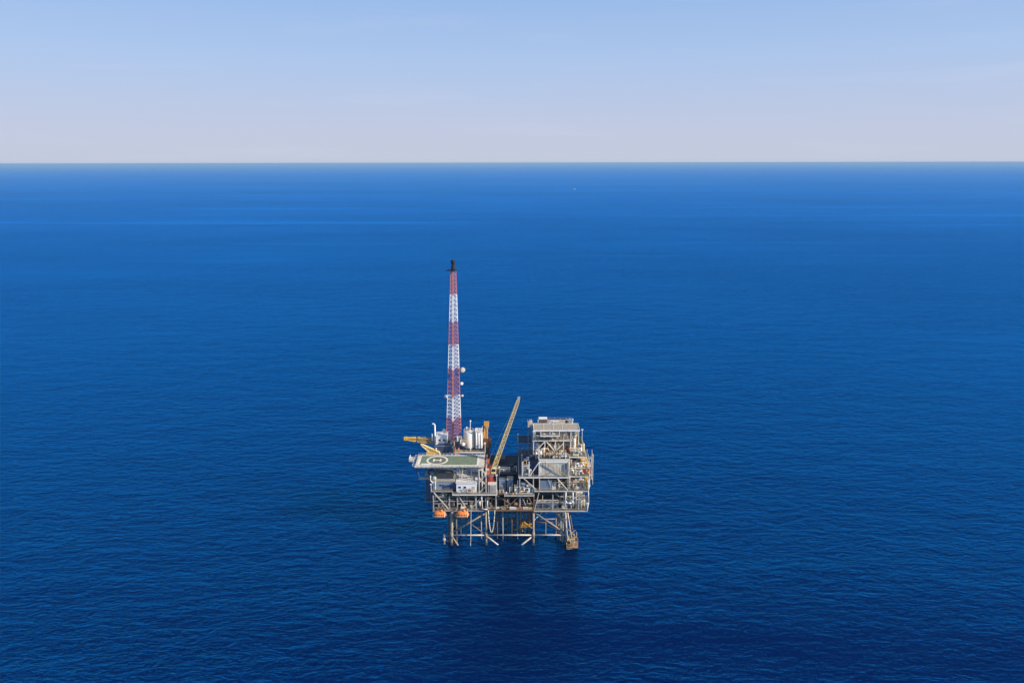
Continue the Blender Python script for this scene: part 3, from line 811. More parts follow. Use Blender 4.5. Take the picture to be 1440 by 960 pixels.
# main crane in the middle
cr = thing('pedestal_crane', (wx(687, 6, 28), 6, ZM - .9), 'crane with crimson base and long pale yellow boom raised in the middle of the platform', 'crane')
px = wx(687.2, 6, 30)
MB().lathe((px, 6, ZM - .9), [(1.9, 0), (1.9, 3.0), (2.5, 3.3), (2.5, 4.2), (1.8, 4.4), (1.8, 6.2), (2.3, 6.4), (2.3, 7.0)], n=18).build('pedestal', CRIM, cr)
MB().lathe((px, 6, ZM + 6.1), [(2.3, 0), (2.3, .7)], n=18).build('slew_ring', DGREY, cr)
cab = MB().box(px + .9, px + 3.3, 4.4, 7.0, ZM + 7.2, ZM + 9.9).build('cab', PYEL, cr)
MB().box(px + 1.2, px + 3.0, 4.33, 4.4, ZM + 8.3, ZM + 9.5).build('window', GLASS, cab); MB().box(px + 1.9, px + 3.5, 4.2, 6.6, ZM + 9.9, ZM + 10.1).build('roof', MWHITE, cab)
MB().box(px - 1.5, px + .8, 4.6, 8.4, ZM + 6.8, ZM + 9.6).build('machine_house', ORANGE, cr)
MB().box(px - 1.4, px - .1, 4.4, 4.6, ZM + 9.0, ZM + 9.8).build('walkway', DWHITE, cr)
m = MB(); t0 = Vector((px - .2, 6.4, ZM + 13.2))
for dy in (-1, 1.2): m.bar((px + .4, 6.4 + dy, ZM + 9.6), t0 + Vector((0, dy * .4, 0)), .34); m.bar((px - 1.2, 6.4 + dy, ZM + 9.6), t0 + Vector((0, dy * .4, 0)), .34)
m.box(px - 1.3, px + .2, 5.7, 7.1, ZM + 12.6, ZM + 13.8); m.build('gantry', ORANGE, cr)
bb, bt = at(692.5, 661, 5.5), at(729, 560, 5.5)
m = lattice(MB(), bb, bt, 1.9, 1.2, 1.5, 1.1, X_, 26, .19, .10, .05); m.build('boom', PYEL, cr)
MB().box(bt.x - .55, bt.x + .6, bt.y - .5, bt.y + .5, bt.z - .3, bt.z + .7).build('boom_tip', GREENP, cr)
m = MB()
for dy in (-.5, .5): m.tube(t0 + Vector((0, dy, 0)), bt + Vector((0, dy, .8)), .025, 4)
m.build('pendant_line', DWHITE, cr)
# orange-yellow crane behind the tanks
c2 = thing('stub_crane', (wx(686, 26, 34), 26, ZD), 'orange yellow crane with upright boom and rusty base right of the white tanks', 'crane')
p0 = at(684, 640, 26)
MB().lathe((p0.x, 26, ZD), [(1.5, 0), (1.5, wz(630, 26) - ZD), (2.3, wz(628, 26) - ZD), (2.3, wz(622, 26) - ZD)], n=14).build('pedestal', BROWN, c2)
zz = wz(622, 26); MB().box(p0.x - 1.6, p0.x + 2.4, 24.6, 27.6, zz, zz + 2.6).build('machine_house', mat('maroon_paint', (.13, .05, .04), rust=.4), c2)
MB().box(p0.x + 1.2, p0.x + 2.6, 24.4, 25.6, zz + .4, zz + 2.2).build('cab', DGREY, c2)
lattice(MB(), at(681.5, 619, 25.5), at(683.3, 597, 25.5), 2.0, 1.2, 1.3, 1.0, X_, 9, .22, .13, .05).build('boom', OYEL, c2)
t = at(683.5, 597, 25.5); MB().box(t.x - 1.2, t.x + 1.2, 24.7, 26.3, t.z - .3, t.z + 1.6).build('boom_tip', OYEL, c2); MB().tube((t.x + .3, 24.5, t.z - .9), (t.x + .3, 26.4, t.z - .9), .8, 12).build('sheave', TAN, c2)
# left crane, boom lying out over the water
c3 = thing('resting_crane', (wx(610, 20, 42), 22, ZL), 'brown and yellow crane whose level boom reaches out left over the water', 'crane')
a, b = at(611, 619.5, 22), at(571, 616.5, 22)
lattice(MB(), a, at(585, 617.3, 22), 2.1, 1.7, 2.3, 1.9, Vector((0, 1, 0)), 12, .26, .15, .03).build('boom', mat('ochre_paint', (.62, .40, .14), rust=.35), c3)
lattice(MB(), at(585, 617.3, 22), b, 1.7, .9, 1.9, .8, Vector((0, 1, 0)), 6, .24, .15, .03).build('boom_extension', YEL, c3)
MB().box(b.x - 1.2, b.x + .6, b.y - .6, b.y + .6, b.z - .6, b.z + .9).build('boom_tip', YEL, c3)
MB().lathe((a.x + 1.5, 22, ZL), [(1.1, 0), (1.1, a.z - ZL + 1), (1.5, a.z - ZL + 1.2), (1.5, a.z - ZL + 2.2)], n=12).build('pedestal', TAN, c3)
c4 = thing('stowed_crane', (wx(603, 17, 38), 17, 31), 'small pale yellow crane with a wedge shaped boom sticking out above the helideck edge', 'crane')
a, b = at(617.5, 640.5, 16.5), at(591, 624, 16.5)
lattice(MB(), a, b, 1.6, .8, 3.4, .5, Vector((0, 1, 0)), 9, .22, .12, .02).build('boom', PYEL, c4)
k_ = at(605, 637.5, 16); MB().box(k_.x - 2.0, k_.x + 1.8, 15.2, 17, k_.z - 1.0, k_.z + .9).build('winch_house', YEL, c4)
MB().tube((k_.x, 16, 30.5), (k_.x, 16, k_.z - 1), .8, 12).build('pedestal', PYEL, c4)
# right-hand crane, boom lying back along the deck edge
c5 = thing('edge_crane', (34.5, 4.5, ZM + .8), 'crane with crimson house at the right edge, cream boom laid back along the deck', 'crane')
zb5 = wz(668, 4.5); xb = wx(825, 4.5, zb5)
MB().lathe((xb, 4.8, ZM + .8), [(1.3, 0), (1.3, zb5 - ZM - 1.0), (1.8, zb5 - ZM - .8)], n=14).build('pedestal', YEL, c5)
MB().box(xb - 1.0, xb + 1.2, 3.4, 5.4, zb5 - 1.4, zb5 + .6).build('cab', YEL, c5)
MB().box(xb - 2.6, xb + 1.6, 4.4, 8, zb5 + .61, zb5 + 3.2).build('machine_house', CRIM, c5)
a, b = Vector((xb - .6, 5.5, zb5 + 3.6)), at(810, 621, 29)
lattice(MB(), a, b, 3.0, 1.8, 2.2, 1.4, X_, 16, .30, .18, .04).build('boom', PYEL, c5)
m = MB(); g0 = Vector((xb - .8, 6.5, zb5 + 6)); 
for dx in (-.8, .8): m.bar((xb - .8 + dx, 7.6, zb5 + 3.2), g0 + Vector((dx * .4, 0, 0)), .28)
m.tube(g0, b, .06, 4); m.build('gantry', ORANGE, c5)

# ------------------------------------------------------------------ lifeboats and davits
def lifeboat(c, label):
    o = thing('lifeboat', tuple(c), label, 'lifeboat', 'orange enclosed lifeboats')
    c = Vector(c); Lh = 3.0; n = 14; rings_ = []
    vs, fs = [], []
    secs = 11
    for s_ in range(secs):
        t = s_ / (secs - 1) * 2 - 1
        w = 1.75 * max(.06, (1 - abs(t) ** 2.6)) ** .55; h_ = 1.55 * max(.08, (1 - abs(t) ** 3.0)) ** .5; top = 2.15 * max(.08, (1 - abs(t * 1.02 if abs(t) < .97 else 1) ** 3.4)) ** .5
        for k in range(n):
            a = 2 * math.pi * k / n; y = w * math.cos(a); z = math.sin(a)
            z = z * (top if z > 0 else h_) * (.9 if z > 0 else 1)
            vs.append(c + Vector((t * Lh, y * (1.0 if z < .2 else .92), z + 1.2)))
    for s_ in range(secs - 1):
        for k in range(n): fs.append((s_ * n + k, s_ * n + (k + 1) % n, (s_ + 1) * n + (k + 1) % n, (s_ + 1) * n + k))
    fs += [tuple(range(n - 1, -1, -1)), tuple((secs - 1) * n + k for k in range(n))]
    MB().add(vs, fs).build('hull', BOAT, o, True)
    MB().box(c.x - 2.6, c.x + 2.5, c.y - 1.80, c.y - 1.68, c.z + 1.0, c.z + 1.18).build('rubbing_strake', DWHITE, o)
    MB().lathe(c + Vector((.8, 0, 2.9)), [(.75, 0), (.75, .5), (.4, .8)], n=10).build('coxswain_dome', BOAT, o, True)
    m = MB()
    for k in range(n):
        a = 2 * math.pi * k / n; a2 = 2 * math.pi * (k + 1) / n
        f_ = lambda a_: c + Vector((2.2, 1.5 * math.cos(a_), 1.2 + (1.4 if math.sin(a_) > 0 else 1.1) * math.sin(a_)))
        m.tube(f_(a), f_(a2), .22, 5)
    m.build('band', PYEL, o)
    m = MB()
    for x_ in (-1.6, -.4, .8):
        m.box(c.x + x_, c.x + x_ + .5, c.y - 1.66, c.y - 1.4, c.z + 1.5, c.z + 1.9)
    m.build('porthole', GLASS, o)
    for x_ in (-2.1, 1.9): MB().tube(c + Vector((x_, 0, 2.0)), c + Vector((x_, 0, 3.9)), .09, 5).build('lifting_hook', DGREY, o)
    m = MB().tube(c + Vector((-2.9, 0, .7)), c + Vector((-3.35, 0, .7)), .35, 8); m.build('propeller_guard', DWHITE, o)
    return o
for px, yy, lb in ((617.6, -2.0, 'orange enclosed lifeboat on the left, hanging clear of the jacket leg'), (649.5, -2.4, 'orange enclosed lifeboat hanging right beside the left jacket leg')):
    c = at(px, 724.5, yy); c.z = wz(726.5, yy) ; lifeboat(c, lb)
for px, lb in ((617.6, 'grey davit frame holding the left lifeboat'), (649.5, 'white davit frame with winch above the second lifeboat')):
    xx = wx(px, -1.5, 18); d_ = thing('davit', (xx, -1, ZC), lb, 'davit', 'lifeboat davits')
    mm = DWHITE if px > 640 else GREY
    for dx in (-2.6, 2.4):
        MB().bar((xx + dx, .6, ZC + .2), (xx + dx, -2.2, ZC + 1.6), .3).bar((xx + dx, -2.2, ZC + 1.6), (xx + dx, -2.2, ZC + .2), .1).build('arm', mm, d_)
    MB().bar((xx - 2.6, .4, ZC + 3.2), (xx + 2.4, .4, ZC + 3.2), .26).bar((xx - .8, -.6, ZC + .6), (xx - .4, -.2, ZC + 3.2), .3).build('cross_beam', mm, d_)
    MB().tube((xx - .9, -.3, ZC + 1.4), (xx + .9, -.3, ZC + 1.4), .6, 12).build('winch', CREAM if px > 640 else DGREY, d_)

# ------------------------------------------------------------------ boat landing, risers, fender
blg = thing('boat_landing', (28.6, 0, 0), 'rusty tan boat landing at the foot of the right jacket leg', 'boat landing')
bx0, bx1, by0, by1 = 25.4, 30.2, -4.4, 2.2
for z, nm in ((1.0, 'lower_deck'), (3.4, 'upper_deck')):
    m = MB(); k_ = .0 if z < 2 else 1.2
    m.box(bx0, bx1 - k_, by0 + k_, by1, z - .12, z); m.build(nm, TAN, blg)
m = MB()
for z in (.2, 1.1, 2.3):
    m.tube((bx0, by0, z), (bx1, by0 + 1.3, z), .26, 8); m.tube((bx1, by0 + 1.3, z), (bx1 + .3, by1, z), .26, 8)
m.tube((bx0, by0, .2), (bx0 - .1, by1, .2), .26, 8); m.build('bumper_pipe', BROWN, blg)
MB().box(bx0 + .6, bx0 + 2.2, -3, -1.6, 1.0, 2.6).build('locker', BROWN, blg); MB().box(bx0 + 2.6, bx1 - .8, -1.4, .6, 1.0, 3.0).build('fender_block', TAN, blg)
MB().path([(bx0 + .2, -2, 4.7), (bx0 + 2, -3.4, 2.6), (bx1 - .4, -2.2, 2.8)], .22, 6).build('guard_rail', CREAM, blg)
for x_, y_ in ((bx0, by0), (27.2, by0 + .5), (28.8, by0 + .9), (bx1, by0 + 1.3), (bx1 + .3, by1), (bx0, by1), (27.9, by1)):
    MB().tube((x_, y_, -3), (x_ - .5, y_ + .3, 3.4 if y_ < -3 else 5.4), .2, 8).build('post', TAN, blg)
m = MB()
for a, b in (((27.2, by0 + .5, 0), (28.8, by0 + .9, 4.6)), ((28.8, by0 + .9, 0), (27.2, by0 + .5, 4.6)), ((bx1, by0 + 1.3, 4.6), (bx1 + .3, by1, .3)), ((25.6, -1, 5), (29.4, 1, 7)), ((25.9, 1, 7.4), (29.6, -2, 4.6))):
    m.bar(a, b, .26)
m.build('cross_brace', TAN, blg)
MB().rail([(bx0, by0 + 1.2, 3.45), (bx1 - 1.2, by0 + 1.6, 3.45), (bx1 - 1.2, by1, 3.45)], 1.1, 1.2, .16).build('railing', CREAM, blg)
for k, (pt, pb, yy, rr, mm) in enumerate(((783.5, 783.5, 5, .34, TAN), (787, 788, 4, .42, CREAM), (790.5, 791.5, 3, .30, CREAM), (794, 797, -.8, .36, DWHITE), (797.5, 803, -1.2, .28, CREAM), (799.5, 806, 1.5, .22, BROWN), (781, 781, 9, .3, TAN))):
    za = ZC - .6; zb_ = -6 if k < 3 or k == 6 else 3.5
    o = thing('riser_pipe', (wx(pb, yy, 0), yy, 0), '', 'pipe', 'riser pipes at the right leg')
    o['label'] = ('tan riser pipe set behind the cream ones at the right leg', 'thick cream riser pipe just left of the right leg', 'thin cream riser pipe hard against the right leg', 'dirty white riser pipe slanting down to the boat landing', 'cream riser pipe ending outermost on the boat landing',
                  'thin rusty brown pipe slanting behind the boat landing', 'tan riser pipe standing leftmost of the pipes at the right leg')[k]
    a, b = Vector((wx(pt, yy, za), yy, za)), Vector((wx(pb, yy, zb_ if zb_ > 0 else 0), yy, zb_))
    MB().tube(a, b, rr, 8).build('pipe', mm, o, True)
    for t in (.25, .6): p_ = a.lerp(b, t); MB().tube(p_ + Vector((0, 0, .15)), p_ - Vector((0, 0, .15)), rr + .16, 8).build('clamp', BROWN, o)
fd = thing('leg_fender', (wx(624, 1, 2), 1, 0), 'short fender pipe beside the left jacket leg at the waterline', 'fender')
x = wx(624, 1, 3); MB().tube((x, 1, -2), (x, 1, 4.8), .5, 10).build('fender_pipe', STEEL, fd); MB().tube((x, 1, 4.2), (LX[0] - 1, 1, 4.2), .26, 8).build('upper_arm', GREY, fd); MB().tube((x, 1, 1.6), (LX[0] - 1, 1, 1.6), .22, 8).build('lower_arm', GREY, fd)
MB().lathe((x, .5, 2.2), [(.6, 0), (.6, .9)], n=10).build('tyre', CREAM, fd)
# hanging hose loop
pts = []
for k in range(25):
    t = k / 24; px = 685.8 + 9.0 * t + 0 ; py = 717 + 31 * math.sin(math.pi * t) ** .62
    pts.append(at(px, py, -1.0))
hs = single(MB().path(pts, .24, 6), 'hanging_hose', DWHITE, tuple(pts[12]), 'pale hose hanging in a long loop beside the second jacket leg', 'hose', smooth=True)
x = wx(662, -.9, 5); ln = single(MB().tube((x, -.9, ZC), (x - .5, -.9, -1.5), .15, 6), 'hanging_rope', LGREY, (x, -.9, 0), 'thin grey rope dropping into the water between the left two legs', 'rope')
# yellow work platform between conductors and third leg
yw = thing('work_platform', (wx(738, 6, 8), 6, 6), 'rusty yellow work platform hanging beside the third jacket leg', 'work platform')
def A(px, py, Y=5.0): return at(px, py, Y)
m = MB(); m.tube(A(722, 745), A(730, 741), .2).tube(A(730, 741), A(747, 736), .35).tube(A(731, 742), A(735, 733), .32).tube(A(735, 733), A(747, 742), .28).tube(A(734, 747), A(732, 736), .24)
m.build('frame', OYEL, yw); c = A(739, 739.5); MB().box(c.x - 2.6, c.x + 2.4, 3.8, 7.5, c.z - .15, c.z + .1).build('grating', YEL, yw)
MB().rail([(c.x - 2.6, 3.8, c.z + .1), (c.x + 2.4, 3.8, c.z + .1)], 1.1, 1.1, .18).build('railing', OYEL, yw)
for p_, q_ in (((733, 716), (733.5, 735)), ((745, 717), (744, 738))): MB().tube(A(*p_), A(*q_), .12).build('hanger', BROWN, yw)
MB().bar(A(740, 724), A(735, 729), .4).bar(A(742, 719), A(739, 722), .3).build('ladder', mat('dull_red', (.32, .12, .08)), yw)
# ------------------------------------------------------------------ deck equipment
def container(x0, x1, y0, y1, z0, z1, m_, label, name='container', ribs=True, roof=None, win=False):
    o = thing(name, ((x0 + x1) / 2, (y0 + y1) / 2, z0), label, name.replace('_', ' ') if len(name) < 18 else 'module')
    MB().box(x0, x1, y0, y1, z0 + .12, z1).build('body', m_, o)
    MB().box(x0 - .12, x1 + .12, y0 - .12, y1 + .12, z1, z1 + .14).build('roof', roof or m_, o)
    MB().box(x0 + .1, x1 - .1, y0 + .1, y1 - .1, z0 - .02, z0 + .118).build('skid', DGREY, o)
    if ribs:
        m = MB(); n = max(3, int((x1 - x0) / .75))
        for k in range(n + 1):
            x = x0 + .15 + (x1 - x0 - .3) * k / n; m.box(x - .09, x + .09, y0 - .09, y0 - .002, z0 + .2, z1 - .1)
        m.build('corrugation', m_, o)
    else:
        w = min(1.0, (x1 - x0) * .3); d_ = MB().box(x0 + .35, x0 + .35 + w, y0 - .06, y0 - .002, z0 + .2, z0 + min(2.2, (z1 - z0) * .85)).build('door', DGREY, o)
        MB().box(x0 + .35 + w - .2, x0 + .35 + w - .1, y0 - .13, y0 - .06, z0 + 1, z0 + 1.15).build('handle', LGREY, d_)
        if win: windows(o, [x1 - (x1 - x0) * .3], y0, z0 + 1.1, .8, .7, LGREY)
        else: MB().box(x1 - (x1 - x0) * .45, x1 - .3, y0 - .05, y0 - .002, z0 + (z1 - z0) * .35, z0 + (z1 - z0) * .75).build('louver', DGREY, o)
    return o
def vtank(x, y, z, r, h, m_, label, name='vertical_vessel', band=None):
    o = thing(name, (x, y, z), label, 'vessel')
    lg = .7
    MB().vessel((x, y, z + lg), r, h, 'z', 14).build('shell', m_, o, True)
    MB().lathe((x, y, z), [(r * .8, 0), (r * .7, lg + .3)], n=10).build('skirt', DGREY, o)
    p = MB().path([(x - r * .4, y - r * .6, z + lg + h * .9), (x - r - .5, y - r * .6, z + lg + h * .9), (x - r - .5, y - r * .6, z)], .13, 6).build('pipe', DWHITE, o)
    MB().tube((x, y, z + lg + h - .1), (x, y, z + lg + h + .5), r * .28, 8).build('nozzle', GREY, o)
    if band: MB().tube((x, y, z + lg + h * .55), (x, y, z + lg + h * .62), r + .03, 14).build('band', band, o)
    MB().tube((x + r * .9, y - r * .5, z + .4), (x + r * .9, y - r * .5, z + lg + h * .8), .08, 5).build('level_gauge', YEL, o)
    return o
def htank(x, y, z, r, L_, m_, label, name='horizontal_vessel', axis='x'):
    o = thing(name, (x + L_ / 2 if axis == 'x' else x, y if axis == 'x' else y + L_ / 2, z), label, 'vessel')
    MB().vessel((x, y, z + r + .55), r, L_, axis, 16).build('shell', m_, o, True)
    for t in (.22, .78):
        if axis == 'x': MB().box(x + L_ * t - .2, x + L_ * t + .2, y - r * .8, y + r * .8, z, z + .9).build('saddle', DGREY, o)
        else: MB().box(x - r * .8, x + r * .8, y + L_ * t - .2, y + L_ * t + .2, z, z + .9).build('saddle', DGREY, o)
    c = Vector((x + L_ * .5, y, z)) if axis == 'x' else Vector((x, y + L_ * .3, z))
    MB().path([c + Vector((0, 0, 2 * r + .4)), c + Vector((0, 0, 2 * r + 1.2)), c + Vector((1.1, 0, 2 * r + 1.2)), c + Vector((1.1, -r - .2, 2 * r + 1.2)), c + Vector((1.1, -r - .2, 0))], .12, 6).build('pipe', MWHITE, o)
    return o
def skid(x, y, z, w, d, h, m_, label, name='pump_skid', m2=None):
    o = thing(name, (x, y, z), label, 'equipment skid')
    MB().box(x - w / 2, x + w / 2, y - d / 2, y + d / 2, z, z + .25).build('base', DGREY, o)
    MB().box(x - w * .42, x - w * .05, y - d * .35, y + d * .35, z + .25, z + h * .75).build('housing', m_, o)
    MB().lathe((x + w * .02, y, z + h * .42), [(h * .12, 0), (h * .28, .08), (h * .28, w * .3), (h * .14, w * .34)], 'x', 12).build('motor', m2 or GREY, o, True)
    MB().path([(x - w * .3, y - d * .3, z + h * .7), (x - w * .3, y - d * .3, z + h), (x + w * .42, y - d * .3, z + h), (x + w * .42, y - d * .3, z + .2)], .14, 6).build('pipe', DWHITE, o)
    MB().lathe((x + w * .3, y - d * .3, z + h - .05), [(.1, 0), (.32, .1), (.32, .2), (.1, .3)], n=10).build('valve', CRIM if random.random() < .25 else LGREY, o)
    return o
def cooler(x0, x1, y0, y1, z, h, label, m_=LGREY):
    o = thing('fan_cooler', ((x0 + x1) / 2, (y0 + y1) / 2, z), label, 'cooler')
    for x in (x0 + .2, x1 - .2):
        for y in (y0 + .2, y1 - .2): MB().box(x - .1, x + .1, y - .1, y + .1, z, z + h * .55).build('leg', GREY, o)
    MB().box(x0, x1, y0, y1, z + h * .55, z + h * .85).build('plenum', m_, o)
    n = max(1, int((x1 - x0) / 2.4))
    for k in range(n):
        cx_ = x0 + (x1 - x0) * (k + .5) / n; r = min((x1 - x0) / n, y1 - y0) * .42
        f_ = MB().tube((cx_, (y0 + y1) / 2, z + h * .85), (cx_, (y0 + y1) / 2, z + h), r, 16).build('fan_ring', m_, o); MB().tube((cx_, (y0 + y1) / 2, z + h + .002), (cx_, (y0 + y1) / 2, z + h + .03), r * .86, 16).build('fan', DGREY, f_)
    return o

zc_, zm_r, zm_c, zm_l = ZC + .1, ZM + .9, ZM - .8, ZM - .4
# cellar deck, left part (seen through the frames)
skid(-33.5, 3, zc_, 3.4, 2, 2.4, GREY, 'grey pump skid on the lower left deck above the left lifeboat')
vtank(-28.0, 4, zc_, .8, 2.8, BLUEG, 'blue grey upright vessel on the lower left deck between the two lifeboats')
htank(-26.5, 6, zc_, .9, 5.2, DGREY, 'dark grey lying vessel on the lower left deck above the right lifeboat')
skid(-18.5, 3.0, zc_, 3.2, 2, 2.6, CREAM, 'cream pump skid on the lower deck right of the second lifeboat', m2=TAN)
vtank(-15.4, 2.6, zc_, .55, 3.2, MWHITE, 'slim white upright vessel on the lower deck beside the grey cabinet column')
container(-36, -31.5, 6.5, 9.5, zc_, zc_ + 3.2, NAVY, 'dark blue container at the back of the lower left deck')
htank(-35.6, 3, zc_ + 4.6, .55, 4.4, GREY, 'grey lying vessel slung under the left deck edge beam', name='slung_vessel')
skid(-22.4, 9, zc_, 3, 2, 2.6, BLUEG, 'blue grey pump skid deep in the lower deck behind the second lifeboat')
# pieces on the central lower deck edge
for k, (x, w, m_, lb) in enumerate(((-10.6, 2.2, CREAM, 'cream pipe spool at the left end of the brown lower walkway'), (-7.6, 3.0, GREENP, 'pale green drum on the brown lower walkway'), (-4.2, 2.2, TAN, 'tan crate on the brown lower walkway left of centre'),
                                  (0.2, 3.2, MWHITE, 'long white box lying on the edge of the brown lower walkway'), (3.2, 2.4, ORANGE, 'rust orange box near the right end of the brown lower walkway'), (6.2, 2.8, CREAM, 'cream valve assembly over the yellow work platform'), (8.2, 1.6, PYEL, 'pale yellow box hard against the third leg column'))):
    if 'drum' in lb or 'spool' in lb:
        o = thing('pipe_spool' if 'spool' in lb else 'drum', (x, .6, ZC + .4), lb, 'drum' if 'drum' in lb else 'pipe'); MB().vessel((x - w / 2, .7, ZC + .9), .5, w, 'x', 12).build('shell', m_, o, True); MB().box(x - .3, x + .3, .3, 1.1, ZC + .3, ZC + .5).build('cradle', DGREY, o)
    else:
        o = thing('deck_box', (x, .6, ZC + .4), lb, 'box'); MB().box(x - w / 2, x + w / 2, .1, 1.2, ZC + .36, ZC + 1.1).build('body', m_, o); MB().box(x - w / 2 - .06, x + w / 2 + .06, .04, 1.26, ZC + 1.1, ZC + 1.18).build('lid', m_, o)
# cellar deck, right part
container(11.3, 21.4, 2.5, 6.2, zc_, zc_ + 2.6, BLUEG, 'long blue grey container low on the right lower deck', roof=DWHITE)
for k, (x, r, h, m_, lb) in enumerate(((24.6, .5, 2.8, MWHITE, 'white upright vessel leftmost in the row on the right lower deck'), (26.4, .42, 3.3, CREAM, 'cream upright vessel second from the left on the right lower deck'), (28.0, .55, 2.6, LGREY, 'light grey stout vessel in the middle of the row on the right lower deck'),
                                      (29.8, .4, 3.6, MWHITE, 'tall thin white vessel right of the stout grey one on the lower deck'), (31.4, .6, 3.0, GREENP, 'pale green upright vessel on the right lower deck'), (33.2, .5, 3.4, CREAM, 'cream upright vessel in the outer corner of the right lower deck'))):
    vtank(x, 2.2 + (k % 2) * .7, zc_, r, h, m_, lb)
skid(32.2, 6, zc_, 3, 2.2, 3.2, TAN, 'tan pump skid behind the corner vessels on the right lower deck')
htank(24, 6.6, zc_ + 4.4, .5, 9, DWHITE, 'dirty white lying vessel under the right main deck edge', name='slung_vessel')
# main deck centre: generator package and cabinets, their shade put into the blue grey
container(-6.2, -3.2, 3.2, 7, zm_c, zm_c + 5.2, BLUEG, 'tall dark blue grey cabinet right of the red crane base', name='cabinet', ribs=False)
container(-2.6, 0.2, 2.8, 7, zm_c, zm_c + 5.6, BLUEG, 'second tall blue grey cabinet at the middle of the main deck', name='cabinet', ribs=False, roof=LGREY)
g = thing('generator_package', (5, 2, zm_c), 'pale green and white generator package on the centre main deck edge', 'generator')
MB().box(.9, 9.2, .2, 4.8, zm_c, zm_c + .3).build('base', LGREY, g); MB().box(3.2, 8.6, 1.4, 4.4, zm_c + .3, zm_c + 2.9).build('enclosure', GREENP, g); MB().box(3.0, 8.8, 1.2, 4.6, zm_c + 2.9, zm_c + 3.05).build('roof', BLUEG, g)
MB().box(6.4, 9.0, 1.0, 2.0, zm_c + 3.1, zm_c + 3.8).build('air_intake', MWHITE, g); MB().vessel((3.6, 2.4, zm_c + 3.9), .8, 2.6, 'x').build('silencer', BLUEG, g, True)
MB().tube((2.4, 1, zm_c + .3), (2.4, 1, zm_c + 6.2), .26, 8).build('exhaust_stack', MWHITE, g); MB().path([(1.2, .6, zm_c + .4), (1.2, .6, zm_c + 3.2), (3.4, .6, zm_c + 3.2), (3.4, .6, zm_c + 1.2), (5.5, .6, zm_c + 1.2), (5.5, .6, zm_c + 2.6), (7.8, .6, zm_c + 2.6), (7.8, .6, zm_c + .4)], .17, 6).build('pipe', MWHITE, g)
for x in (1.0, 9.1): MB().box(x - .15, x + .15, .3, .6, zm_c + .3, zm_c + 4.4).build('frame_post', LGREY, g)
MB().box(4.2, 5.4, 1.3, 1.4, zm_c + .5, zm_c + 2.4).build('door', DGREY, g); MB().lathe((7.4, 1.3, zm_c + 1.2), [(.7, -.25), (.7, 0)], 'y', 14).build('fan_grille', DGREY, g)
vtank(-.4, 1.4, zm_c, .55, 2.4, GREENP, 'pale green upright vessel left of the generator package')
skid(-5.2, 1.0, zm_c, 2.6, 1.6, 1.8, TAN, 'small tan pump skid in front of the tall cabinets')
container(2.6, 9.6, 8.4, 12, zm_c, ZU - 1.6, NAVY, 'dark blue box module behind the generator package')
# middle deck (shaded)
container(-5.8, -1.2, 9.2, 11.6, ZD + .1, ZD + 1.7, DWHITE, 'low dirty white container on the front edge of the dark middle deck', ribs=False)
htank(-.6, 10.5, ZD + .1, .6, 2.8, DGREY, 'dark grey lying vessel on the dark middle deck')
skid(-7.8, 10.5, ZD + .1, 2.4, 1.8, 1.8, LGREY, 'light grey pump skid right beside the crane on the middle deck')
container(-8.5, -3.5, 22, 27, ZD + .1, ZD + 1.5, DGREY, 'flat dark container at the back of the middle deck')
# main deck right
container(12.8, 18.2, .9, 4.6, zm_r, zm_r + 4.3, BLUEG, 'blue grey container under the corrugated block on the right main deck')  # shade below the upper deck is put into the blue grey
vtank(19.6, 1.6, zm_r, .55, 2.8, MWHITE, 'white upright vessel right of the blue grey container')
skid(22.2, 1.8, zm_r, 3.2, 2, 2.6, CREAM, 'cream pump skid on the right main deck beneath the sloping brace')
container(28.0, 31.4, 1.2, 4.4, zm_r, zm_r + 4.2, DWHITE, 'dirty white cabinet at the right main deck edge', name='cabinet', ribs=False, roof=TAN)
skid(26.6, 1.8, zm_r, 1.8, 1.6, 2.2, GREY, 'small grey skid left of the dirty white cabinet')
vtank(33.0, 2.0, zm_r, .7, 3.4, CREAM, 'cream upright vessel at the outermost corner of the main deck')
htank(31.9, 5.2, zm_r, .8, 6, DWHITE, 'dirty white vessel lying front to back at the right main deck edge', axis='y')
# upper deck: open equipment bay, corrugated block, right hand process equipment
container(4.9, 7.4, 1.6, 5, ZU + .15, ZU + 4.4, LGREY, 'light grey instrument cabin in the open bay left of the corrugated block', name='cabin', ribs=False)
b = container(8.0, 11.8, 3.6, 8, ZU + .15, ZU + 5.6, NAVY, 'dark navy box behind the white diagonal brace', ribs=True)
htank(5.2, 6.6, ZU + 4.7, .6, 2.6, CREAM, 'cream tank on top of the instrument cabin', name='roof_tank')
cb = thing('corrugated_block', (19, 5, ZU), 'large grey corrugated clad block in the middle of the right side', 'module')
MB().box(12.5, 25.5, 1.5, 14, ZU + .12, ZT - .7).build('wall', DWHITE, cb)
m = MB()
for k in range(19):
    x = 12.7 + k * .7; m.box(x - .17, x + .17, 1.38, 1.498, ZU + .15, ZT - .75)
m.build('corrugation', DWHITE, cb)
m = MB()
for k in range(14):
    y = 2.2 + k * .8; m.box(25.502, 25.7, y - .17, y + .17, ZU + .15, ZT - .75)
m.build('side_corrugation', LGREY, cb)
MB().box(12.3, 25.6, 1.0, 1.248, ZT - 1.5, ZT - .75).build('fascia', WHITE, cb)
